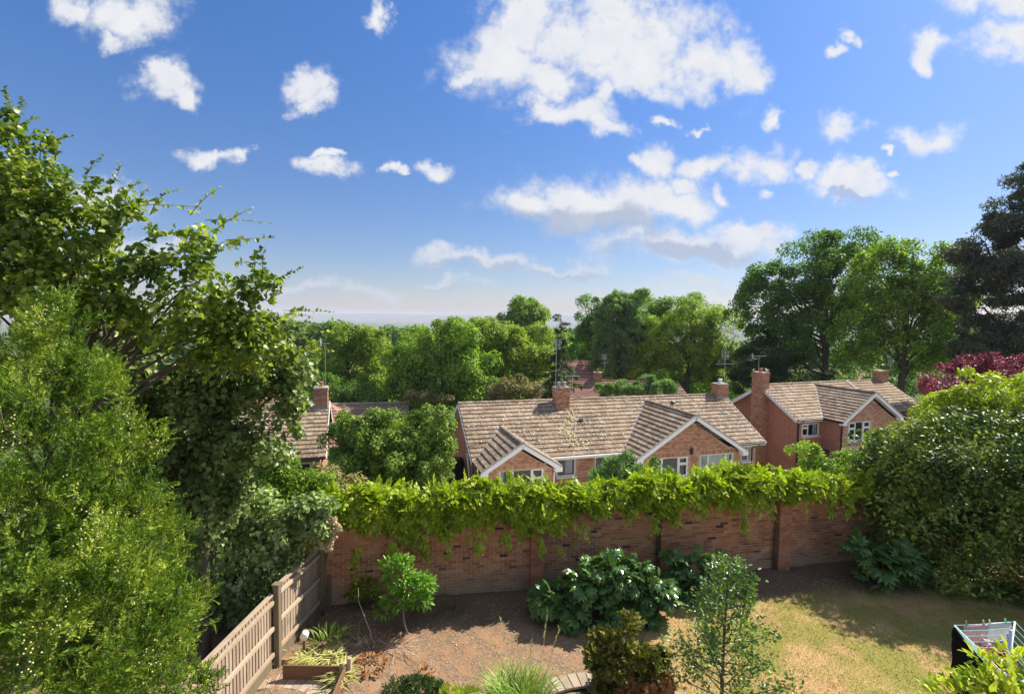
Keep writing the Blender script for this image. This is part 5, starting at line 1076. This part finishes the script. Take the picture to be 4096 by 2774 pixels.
shrub('withered_plant', 'second scatter of withered brown leaves near the corner post of the plank bay', [(372,664,18,12)], 9.0, leafT4(.6), M['lf_rust'], 130, .09, 0, 0, .4, .3)
for (nm_,lab_,lob_,Y_,ma_) in (('hawthorn_thicket','dark green thicket filling under the tall oak behind the two-storey house',[(800,384,40,14),(850,382,44,14),(905,382,40,14),(750,385,24,12)],68,'lf_oak'),('laurel_thicket','mid green thicket under the rounded yellow-green tree',[(690,384,36,13),(650,382,30,13),(610,382,26,13),(722,386,22,12)],66,'lf_maple'),('bramble_thicket','low green thicket under the broad bright maple',[(400,402,34,8),(455,404,34,8),(500,400,26,9)],56,'lf_maple')):
    tree(nm_, lab_, 'thicket', lob_, Y_, M[ma_], 15000, .34, .8, 110, 0, dep=.5)
tree('dwarf_hinoki', 'dwarf yellow-green conifer with dark hollow centre', 'conifer', [(630,630,9,7),(607,654,17,10),(644,652,17,9),(612,668,20,14),(640,668,24,15),(597,658,8,7),(626,696,30,16)], 8.15, M['lf_hinoki'], 5200, .16, .13, 70, .04, T=sprayT(10,21,.1,.09), dep=.8, up=.8, droop=-.2, base=(1.9,8.15,0), inner=.1, shell=(.75,1.05))
tree('rusty_conifer', 'rust-brown low shrub between the dwarf conifer and the young holly', 'shrub', [(648,684,22,12),(662,694,14,14),(634,700,16,12)], 7.85, M['lf_rust'], 2600, .13, .10, 40, .03, T=sprayT(12,23,.1,.09), dep=.8, up=.6, droop=-.1, base=(2.3,7.85,0), inner=.1)
# young holly: straight leader with rising side branches
hb = Vector((at(722,693,7.6).x,7.6,0)); ht = at(729.5,552,7.6); hol = thing('young_holly', hb, 'slender young holly tree with glossy dark leaves and an upright leader', 'tree'); mb = MB(); mb.tube([hb,hb.lerp(ht,.5)+Vector((-.02,0,0)),ht],[.035,.022,.006],7); P=[];D=[];N=[]
for i in range(58):
    t = .16+.80*(i/58); s_ = hb.lerp(ht,t); a = i*2.4+G.normal()*.3; L = (1-t)**.75*1.12*G.uniform(.6,1.1)+.07; e = s_+Vector((math.cos(a)*L,math.sin(a)*L*.85,L*.55)); mid_ = s_.lerp(e,.5)+Vector((0,0,-.06*L)); mb.tube([s_,mid_,e],[.011*(1-t)+.004,.007*(1-t)+.003,.002],5)
    for j in range(int(22+L*105)):
        u = .3+.7*G.random()**.7; p = (s_.lerp(mid_,u*2) if u < .5 else mid_.lerp(e,u*2-1)); P.append(np.array(p)+G.normal(size=3)*(.025+.07*L)); D.append((math.cos(a)*.5+G.normal()*.6,math.sin(a)*.5+G.normal()*.6,.35+G.normal()*.4)); N.append((G.normal()*.6,G.normal()*.6,.8))
mb.build('trunk', M['bark'], hol, smooth=True)
spiky = (np.array([(0,0,0),(-.22,.22,.07),(-.12,.38,.0),(-.3,.55,.09),(-.12,.75,.0),(0,1.02,-.06),(.12,.75,0),(.3,.55,.09),(.12,.38,0),(.22,.22,.07)]),np.array([(0,2,1),(0,8,2),(0,9,8),(2,4,3),(2,8,4),(8,6,4),(8,7,6),(4,6,5)]))
scatter('crown', spiky, np.array(D), np.array(N), np.array(P), G.uniform(.045,.085,len(P)), M['lf_holly'], hol)

# ------------------------------------------------------------ tall hedge, purple maple and golden shrub on the right
def mass(name, label, cat, ells, mat, n, leaf, crad, ncl, T=None, up=.3, droop=.25, base=None, inner=.12, trunk=.08, dep=None, shell=(.7,1.0), nl=10, jit=.6, pn='foliage'):
    c = sum(e[0] for e in ells)/len(ells); bx,by = base or (c[0],c[1]); root = thing(name,(bx,by,0),label,cat)
    P,o_,cc,_ = crown_points(ells,ncl,crad,n,up,inner,1.0,shell); k = P[:,2] > .04; P,o_ = P[k],o_[k]; D,N = orient(o_,droop,jit); scatter(pn, T or leafT4(), D, N, P, leaf*G.uniform(.65,1.35,len(P)), mat, root)
    if trunk: limbs('stem',(bx,by,-.1),(c[0],c[1],c[2]+.5),trunk,cc,M['bark'],root,n=nl,low=.2)
    return root
A = lambda x,y,z: np.array([x,y,z],float)
mass('tall_hedge', 'tall laurel hedge shading the lawn, dark below with a sunlit yellow-green top', 'hedge',
     [(A(10.75,13.3,1.9),A(1.2,.9,2.1)),(A(11.2,12.6,1.6),A(1.4,1.2,2.0)),(A(12.0,12.2,1.4),A(1.4,1.2,1.9)),(A(12.9,11.6,1.2),A(1.4,1.2,1.8)),(A(10.9,13.6,2.8),A(1.3,1.0,.9)),(A(11.8,13.0,3.1),A(1.5,1.2,1.1)),(A(13.0,12.4,3.2),A(1.5,1.3,1.1)),(A(14.2,12.0,3.0),A(1.6,1.5,1.4)),(A(10.3,13.8,2.0),A(.6,.5,1.5))],
     M['lf_hedge'], 62000, .115, .42, 420, up=.35, inner=.25, nl=24, shell=(.8,1.03), T=leafT())
mass('golden_shrub', 'bright yellow-green shrub spilling over the hedge below the purple maple', 'shrub',
     [(np.array(at(955,413,14.5)),A(1.1,.9,.6)),(np.array(at(985,398,14.2)),A(1.2,.9,.8)),(np.array(at(1015,405,14)),A(1.0,.9,.8)),(np.array(at(915,431,15)),A(1.0,.7,.45)),(np.array(at(885,438,15.3)),A(.6,.5,.35)),(np.array(at(965,415,14.0)),A(1.2,.9,.6)),(np.array(at(1010,420,13.6)),A(1.0,.8,.6))], M['lf_golden'], 18000, .11, .28, 90, up=.4, T=leafT(), inner=.1, nl=6)
mass('purple_maple', 'dark red Japanese maple rising behind the golden shrub', 'tree',
     [(np.array(at(960,385,18)),A(1.3,1.0,.6)),(np.array(at(1000,372,18)),A(1.6,1.2,.7)),(np.array(at(1025,385,18)),A(1.3,1.2,1.0)),(np.array(at(940,392,18)),A(.7,.7,.4)),(np.array(at(975,368,18.3)),A(.7,.7,.4))], M['lf_acer'], 15000, .13, .30, 110, up=.5, T=leafT(.35), inner=.1, droop=.1, trunk=.12, base=(17.5,18.5), nl=16)
mass('climbing_rose', 'ragged yellow-green and grey bush in front of the two-storey house', 'bush',
     [(np.array(at(820,466,21)),A(.65,.6,.6)),(np.array(at(846,468,21)),A(.6,.6,.6)),(np.array(at(806,450,21)),A(.6,.3,.15)),(np.array(at(816,448,21)),A(.18,.2,.3)),(np.array(at(858,470,21)),A(.5,.5,.6))], M['lf_lime'], 9000, .14, .25, 80, T=leafT(), base=(14.3,21), nl=8)
mass('young_buddleia', 'soft feathery green shrub tops poking above the wisteria before the bungalow', 'shrub',
     [(np.array(at(610,475,14.5)),A(.5,.4,.45)),(np.array(at(624,470,14.5)),A(.45,.4,.6)),(np.array(at(598,480,14.5)),A(.4,.4,.3)),(np.array(at(660,478,14.8)),A(.45,.4,.45)),(np.array(at(652,470,14.8)),A(.25,.3,.4))], M['lf_cypress'], 3800, .13, .16, 40, T=leafT(.25), droop=-.3, base=(2.9,14.5), trunk=.03)
mass('wall_shrub', 'small bush between the round bush and the wisteria at the left end of the wall', 'bush',
     [(np.array(at(338,482,13.5)),A(.6,.4,.35)),(np.array(at(322,478,13)),A(.5,.4,.35))], M['lf_brown'], 2600, .09, .2, 24, T=leafT(), trunk=.03)

# ------------------------------------------------------------ left side: conifer, climber-clad trees, shrubs over the fence
LC = [(at(35,375,5.6),.55,.75),(at(68,390,5.8),.3,.55),(at(40,430,5.4),.7,1.0),(at(30,480,5.0),.9,1.1),(at(78,455,5.8),.33,.65),(at(85,535,5.4),.68,.95),(at(128,615,5.7),.5,.9),(at(60,600,4.9),1.0,1.2),(at(140,700,5.9),.5,.95),(at(80,690,5.0),1.1,1.1),(at(20,640,4.5),.9,1.3),(at(12,345,5.4),.42,.42)]
E = [(np.array(c),np.array([a,a,b])) for c,a,b in LC]; con = thing('conifer_hedge', (-5.2,5.3,0), 'huge feathery yellow-tipped conifer filling the near left side', 'conifer')
P,o_,cc,_ = crown_points(E, 210, .27, 10000, .3, .12, 1.0, (.86,1.06)); k=P[:,2]>.05;P,o_=P[k],o_[k]; D = nrm(o_*.55+np.array([.15,-.1,.55])+G.normal(size=P.shape)*.35); N = nrm(o_+G.normal(size=P.shape)*.5)
h_ = len(P)//2
V1,F1 = scatter_arrays(sprayT(36,31,.35,.016,.26),D[:h_],N[:h_],P[:h_],G.uniform(.15,.27,h_)); V2,F2 = scatter_arrays(sprayT(36,37,.25,.018,.24),D[h_:],N[h_:],P[h_:],G.uniform(.14,.26,len(P)-h_))
mesh_np('foliage', np.concatenate([V1,V2]), np.concatenate([F1,F2+len(V1)]), M['lf_ley'], con)
limbs('trunk',(-5.3,5.4,-.1),(-5.0,5.5,5.4),.12,cc,M['bark'],con,n=40)
m_ = 2200; i_ = G.integers(0,len(P),m_); cl = G.normal(size=(m_,3))*.03; tagm = simple('pale_cones', (.55,.52,.22), .6, var=.2)
oc = np.array([(1,0,0),(-1,0,0),(0,1,0),(0,-1,0),(0,0,1),(0,0,-1)],float)*.5; of = np.array([(0,2,4),(2,1,4),(1,3,4),(3,0,4),(2,0,5),(1,2,5),(3,1,5),(0,3,5)])
grp = P[G.choice(len(P),130)]; gi = G.integers(0,130,m_); scatter('cones', (oc,of), rdir(m_), rdir(m_), grp[gi]+np.array([.05,-.12,.05])+G.normal(size=(m_,3))*np.array([.05,.05,.10]), .020, tagm, con, kind='stuff')
def twiggy(root, starts, dirs, L, leafT_, leafmat_, leaf, nper, mat='twig', name='twig', lname='twig_leaves', thick=.006, sag=.25):
    mb = MB(); P=[];D=[];N=[];S=[]
    for s_,d,l in zip(starts,dirs,L):
        s_=Vector(s_);d=Vector(d).normalized(); sd=d.orthogonal().normalized()*G.uniform(-.25,.25); pts=[s_+d*l*u+sd*l*math.sin(u*3)*.5+Vector((0,0,-sag*l*u*u)) for u in np.linspace(0,1,7)]; mb.tube(pts,[thick*(1-.7*i/6) for i in range(7)],4)
        for k in range(nper):
            u=(k+.5)/nper; q=u*6; i=min(5,int(q)); p=pts[i].lerp(pts[i+1],q-i); t_=(pts[i+1]-pts[i]).normalized(); a=G.random()*6.28; sdv=t_.orthogonal().normalized(); sdv.rotate(Matrix.Rotation(a,3,t_)); P.append(np.array(p));D.append(np.array(t_*.4+sdv));N.append(np.array(Vector((0,0,.8)))+G.normal(size=3)*.5);S.append(leaf*(1-.62*u)*G.uniform(.7,1.25))
    mb.build(name,M[mat],root,smooth=True,kind='stuff'); scatter(lname,leafT_,np.array(D),np.array(N),np.array(P),np.array(S),leafmat_,root)
hl = (np.array([(0,0,0),(-.36,.02,.04),(-.5,.35,.10),(-.22,.72,.05),(0,1.05,-.12),(.22,.72,.05),(.5,.35,.10),(.36,.02,.04),(0,.45,-.02)]),np.array([(0,8,1),(1,8,2),(2,8,3),(3,8,4),(4,8,5),(5,8,6),(6,8,7),(7,8,0)]))
def E_(l, Y, d=.8): return pix_ells([(a,b,c,e)+((z,) if z else ()) for a,b,c,e,z in l], Y, d)
cl = E_([(0,150,34,42,0),(20,200,52,42,0),(55,235,60,45,0),(110,235,30,28,0),(130,290,48,40,0),(60,290,60,40,0),(185,245,28,24,0),(200,285,30,26,0),(165,320,50,30,0),(235,320,30,24,0),(255,290,12,22,0),(265,350,26,26,0),(215,345,36,24,0),(105,200,22,18,0),(0,250,60,60,0)], 7.2, .7)
tr = thing('climber_clad_tree', (-7.0,7.6,0), 'leafy climber-covered tree rising at the upper left with wiry shoots against the sky', 'tree')
P,o_,cc,dd = crown_points(cl, 320, .18, 15500, .25, .04, 1.0, (.45,1.06)); D,N = orient(o_,.35,.7); scatter('crown', hl, D, N, P, G.uniform(.05,.105,len(P)), M['lf_ivy'], tr)
limbs('trunk',(-7.0,7.8,-.1),(-6.6,7.6,6.8),.14,cc,M['bark'],tr,n=60,rmin=.014,low=.4)
st=[];dr=[];Ls=[]
for (x,y,dx,dy,l) in ((10,110,.1,.9,.4),(55,160,.1,1,.55),(85,180,.2,1,.6),(40,150,-.1,1,.35),(110,185,.4,.8,.5),(125,200,.6,.6,.5),(190,215,.5,.7,.75),(205,220,.9,.3,.9),(215,230,.7,.6,.8),(225,240,.8,.4,.7),(210,245,.9,.1,.6),(150,215,.5,.8,.7),(140,205,.9,.3,.8),(255,270,.5,.9,.55),(262,275,.2,1,.5),(268,300,.6,.6,.5),(285,310,.95,.25,.8),(280,318,1,.05,.9),(275,330,.9,-.1,.6),(228,280,.8,.3,.6),(235,262,.9,.2,.5),(180,250,.6,.6,.5),(60,190,.3,.9,.5),(250,300,.4,.8,.4),(150,240,.8,.4,.6),(170,270,.8,.2,.6),(240,300,.8,.1,.5)):
    st.append(at(x,y,7.2)); dr.append((dx,G.normal()*.3,dy)); Ls.append(l*1.0)
twiggy(tr,st,dr,Ls,hl,M['lf_ivy'],.10,13)
k = G.choice(len(cc),110); twiggy(tr,cc[k]+dd[k]*.15,dd[k]*.8+np.array([.3,0,.5])+G.normal(size=(110,3))*.25,G.uniform(.3,.6,110),hl,M['lf_ivy'],.10,12,name='shoot',lname='shoot_leaves')
mass('ivy_thicket', 'dark ivy-leaved thicket below the climber-covered tree', 'shrub', E_([(230,385,56,42,0),(170,400,50,50,0),(250,430,44,40,0),(190,450,50,44,0),(285,372,22,30,0),(292,400,10,16,.3),(150,480,50,50,0),(120,400,40,50,0),(215,470,34,40,0),(110,340,40,30,-.6),(205,510,26,40,0)], 9.0, .5), M['lf_thicket'], 27000, .085, .3, 220, T=hl, inner=.15, base=(-5.8,9.3), nl=20, shell=(.75,1.03))
mass('pale_leaved_shrub', 'pale green large-leaved shrub leaning over the fence', 'shrub', E_([(210,490,26,20,0),(240,515,40,26,0),(285,520,38,26,0),(318,515,18,24,0),(205,540,20,26,0),(262,550,40,22,0),(296,540,22,14,0),(180,480,16,12,0),(232,575,30,24,0),(215,610,24,26,0),(200,510,24,34,0),(190,565,20,40,0),(206,600,20,30,0),(203,645,18,30,0),(232,600,16,24,0)], 10.1, .45), M['lf_fig'], 16000, .09, .24, 200, T=hl, inner=.15, base=(-5.5,10.3), nl=22, up=.5, shell=(.75,1.03))
mass('bright_privet', 'bright yellow-green privet in front of the small bungalow roof', 'shrub', E_([(272,466,24,18,0),(303,486,22,14,0),(270,485,34,20,0),(318,492,16,18,0)], 11.6, .5), M['lf_lime'], 14000, .075, .2, 150, T=leafT(), inner=.15, base=(-5.6,11.8), nl=12, up=.6)
mass('hedge_undergrowth', 'dark tangled undergrowth just behind the fence', 'shrub', E_([(205,640,30,40,0),(243,612,28,40,0),(268,585,22,28,0),(190,600,30,40,0),(230,650,26,34,0)], 10.9, .5), M['lf_dark'], 7000, .09, .25, 120, T=leafT4(.6), inner=.2, base=(-6.0,10.2), nl=30)
h = E_([(331,535,5,5,0),(327,545,6,5,0),(330,520,6,6,0),(318,538,6,4,0),(336,528,4,4,0)], 10.1, .8); mass('hydrangea_blossom', 'fading cream-pink blossom heads hanging over the fence corner', 'blossom', h, M['blossom'], 1300, .04, .045, 34, T=leafT(.9), base=(-4.1,10.7), trunk=.02, nl=5, inner=.1)
# ------------------------------------------------------------ rotary airer with washing
hub = Vector((7.55,7.25,1.30)); air = thing('rotary_airer', (hub.x,hub.y,0), 'rotary clothes airer with pale green lines standing on the lawn', 'clothes airer')
M['line'] = simple('green_washing_line', (.25,.62,.50), .5); M['alu'] = simple('airer_aluminium', (.62,.63,.65), .35, metal=.4)
mb = MB(); mb.tube([(hub.x,hub.y,-.1),(hub.x,hub.y,hub.z+.75)],.022,10); mb.build('pole', M['alu'], air, smooth=True); mb = MB(); mb.tube([hub-Vector((0,0,.06)),hub+Vector((0,0,.06))],.05,10); mb.build('hub', M['white'], air, smooth=True)
tipL, tipF = at(954,624.5,7.85), at(1015,621,7.95); tips = [tipL, tipF, Vector((2*hub.x-tipL.x,2*hub.y-tipL.y,tipL.z)), Vector((2*hub.x-tipF.x,2*hub.y-tipF.y,tipF.z))]
for t_ in tips: mb = MB(); mb.bar(hub,t_,.026); ar = mb.build('arm', M['alu'], air); 
for t_ in tips: mb = MB(); mb.bar(Vector((hub.x,hub.y,hub.z+.5)),hub.lerp(t_,.45),.014); mb.build('strut', M['alu'], air)
for i in range(4):
    a, b = tips[i], tips[(i+1)%4]
    for f_ in (1,.89,.78,.67,.56,.45): p, q = hub.lerp(a,f_), hub.lerp(b,f_); mb = MB(); m2 = (p+q)/2-Vector((0,0,.02)); mb.tube([p,m2,q],.0055,5); mb.build('line', M['line'], air)
def fabric(name, colr, var=.15, pat=None):
    m, t = new_mat(name); pos = t.node('ShaderNodeNewGeometry').outputs['Position']; n = t.noise(pos, 30, 3, .6); c = t.mix(n, tuple(x*(1-var) for x in colr), colr)
    if pat: c = t.mix(t.sstep(t.noise(pos, 34, 2, .5), .56, .62), c, pat)
    p = t.node('ShaderNodeBsdfPrincipled', i={'Base Color':c,'Roughness':.9,'Specular IOR Level':.1}); tl = t.node('ShaderNodeBsdfTranslucent', i={'Color':c}); out(t, t.node('ShaderNodeMixShader', i={0:.5,1:p.outputs[0],2:tl.outputs[0]}).outputs[0]); return m
def hang(name, label, cat, a, b, drop, mat, back=.15, wave=.03, taper=0, sag=0, skew=0, n=16, m=12, fold=True):
    a, b = Vector(a), Vector(b); u = b-a; nr = Vector((-u.y,u.x,0)).normalized(); vs = []; rows = []
    for j in range(-3 if fold else 0, m+1):
        row = []
        for i in range(n+1):
            s_ = i/n; d_ = abs(j)/m*(drop if j >= 0 else drop*.9); off = (.012+ (wave*math.sin(s_*9+j*.12)*(abs(j)/m)) )*(1 if j >= 0 else -1)+.01*math.sin(i*1.7+j)*(j>0)
            tp = 1-taper*(abs(j)/m); p = a+u*(.5+(s_-.5)*tp)+Vector((0,0,-d_-sag*math.sin(s_*math.pi)*(1 if j else 1)))+nr*off+u.normalized()*skew*d_; row.append(p)
        rows.append(row)
    mb = MB(); vs = [p for r in rows for p in r]; mb.add(vs,[(j*(n+1)+i,j*(n+1)+i+1,(j+1)*(n+1)+i+1,(j+1)*(n+1)+i) for j in range(len(rows)-1) for i in range(n)])
    o = mb.build(name, mat, smooth=True); so = o.modifiers.new('thick','SOLIDIFY'); so.thickness = .004; return tag(o, label, cat)
ln = lambda i,j,f_,s_: hub.lerp(tips[i],f_).lerp(hub.lerp(tips[j],f_),s_)
hang('pink_towel','pale pink towel pegged on the far line of the airer','towel',ln(0,1,.99,.17),ln(0,1,.99,.55),.34,fabric('pink_towel_cloth',(.85,.62,.66)),wave=.01)
hang('white_towel','lilac-white towel hanging next to the pink towel','towel',ln(0,1,1.0,.56),ln(0,1,1.0,.93),.38,fabric('white_towel_cloth',(.90,.88,.92)),wave=.01)
hang('floral_garment','white floral garment sagging on an inner line below the two towels','garment',ln(0,1,.72,.32),ln(0,1,.72,.92),.24,fabric('floral_cloth',(.90,.80,.84),.1,(.40,.18,.26)),sag=.05,wave=.02)
hang('black_garment','large black garment hanging from the left arm of the airer','garment',ln(0,3,1.0,.0),ln(0,3,1.0,.60),.95,fabric('black_cloth',(.018,.018,.026)),wave=.09,taper=-.05,skew=-.22,sag=.05)
hang('red_garment','dark red garment beneath the white floral one','garment',ln(0,1,.50,.10),ln(0,1,.50,.95),.48,fabric('red_cloth',(.50,.02,.04)),wave=.04)
hang('crimson_top','dark red top on the near lines behind the laurel leaves','garment',ln(0,3,.80,.5),ln(0,3,.80,.85),.5,fabric('crimson_cloth',(.42,.015,.035)),wave=.05,taper=.3)
for i,(p,colr,lab) in enumerate(((ln(0,1,1,.22),(.3,.3,.3),'grey clothes peg at the left of the pink towel'),(ln(0,1,1,.50),(.55,.55,.4),'olive clothes peg between the two towels'),(ln(0,1,1,.60),(.7,.68,.62),'cream clothes peg on the white towel'),(ln(0,1,1,.86),(.2,.75,.5),'green clothes peg on the white towel'),(ln(0,1,.72,.34),(.75,.73,.6),'cream peg at the left of the floral garment'),(ln(0,1,.72,.9),(.15,.55,.8),'blue clothes peg on the floral garment'),(ln(0,3,.8,.62),(.2,.6,.75),'turquoise clothes peg holding the dark red top'))):
    pm = simple('peg_%d'%i, colr, .4); mb = MB(); mb.bar(p+Vector((-.012,0,-.035)),p+Vector((-.03,0,.055)),.012,.012); mb.bar(p+Vector((.004,0,-.035)),p+Vector((-.012,.01,.055)),.012,.012); mb.box(p+Vector((-.010,0,.005)),(.02,.01,.012)); tag(mb.build('clothes_peg', pm), lab, 'clothes peg')
# near laurel at the lower right
E = [(np.array(at(985,698,4.9)),A(.28,.30,.26)),(np.array(at(1020,700,4.8)),A(.24,.30,.40)),(np.array(at(960,705,4.8)),A(.28,.3,.20)),(np.array(at(1020,665,5.1)),A(.14,.25,.16)),(np.array(at(982,662,5.0)),A(.10,.12,.08))]
c = np.array([5.0,5.0,0]); lau = thing('glossy_laurel', tuple(c), 'sunlit glossy yellow-green laurel right in front of the washing', 'shrub'); C = np.array([e[0] for e in E]); Rr = np.array([e[1] for e in E]); n = 620; k = G.choice(len(E),n,p=[.32,.34,.2,.09,.05]); d = rdir(n); d[:,2]=np.abs(d[:,2])*1.0-.15; d = nrm(d); P = C[k]+d*Rr[k]*G.uniform(.55,1.02,n)[:,None]; D = nrm(d*.6+np.array([-.35,-.1,.5])+G.normal(size=P.shape)*.45); N = nrm(np.array([0.2,-.1,.9])+G.normal(size=P.shape)*.5)
leafy('laurel', lau, leafT4(.5,.07,.14), D, N, P, .115*G.uniform(.7,1.15,n), M['lf_laurel'], 280); limbs('stem',tuple(c),(5.0,5.0,2.6),.04,P,M['bark'],lau,n=30,rmin=.006,low=.5)
# ------------------------------------------------------------ lawn blades and soil litter
n = 62000; x = G.uniform(1.2,13.5,n); y = G.uniform(7.4,13.2,n); d = (x-WO.x)*WN.x+(y-WO.y)*WN.y; ok = (d < -1.0-.5*np.sin(x*2.1)*.6) & (x-.15*(y-9.5) > 2.0+.6*np.sin(y*3)+G.normal(size=n)*.5); x,y = x[ok],y[ok]; n=len(x)
P = np.stack([x,y,garden_z(x,y)],-1); D = nrm(G.normal(size=(n,3))*np.array([1,1,.3])+np.array([0,0,.85])); scatter('lawn_grass', leafT(.16,.02,.1), D, rdir(n), P, G.uniform(.02,.065,n), M['lawn'], kind='stuff')
n = 15000; x = G.uniform(-4.4,9,n); y = G.uniform(7.8,12.9,n); d = (x-WO.x)*WN.x+(y-WO.y)*WN.y; ok = (d < -.1)&((x<3.0)|(d>-1.6)); x,y = x[ok],y[ok]; n=len(x)
P = np.stack([x,y,garden_z(x,y)+.008],-1); D = nrm(G.normal(size=(n,3))*np.array([1,1,.12])); scatter('soil_litter', leafT(.3,.04,.02), D, nrm(np.array([0,0,1.])+G.normal(size=(n,3))*.3), P, G.uniform(.02,.075,n)*G.uniform(.5,1,n), M['litter'], kind='stuff')
# ------------------------------------------------------------ air
M['haze'] = bpy.data.materials.new('haze_air'); M['haze'].use_nodes = True; t = NT(M['haze'].node_tree)
v = t.node('ShaderNodeVolumePrincipled', i={'Color':(.86,.88,1.0,1),'Density':HAZE,'Anisotropy':.0}); t.l.new(v.outputs[0], t.node('ShaderNodeOutputMaterial').inputs['Volume'])
if HAZE > 0:
    mb = MB(); mb.box((0,0,0),(1,1,1)); hz_o = mb.build('haze', M['haze'], kind='stuff'); zlo, zhi = -92, 82; hz_o.location = (0,6000,(zlo+zhi)/2); hz_o.scale = (30000,14000,zhi-zlo)
for o in bpy.data.objects:
    if o.name.startswith('roof') and o.type == 'EMPTY': pass
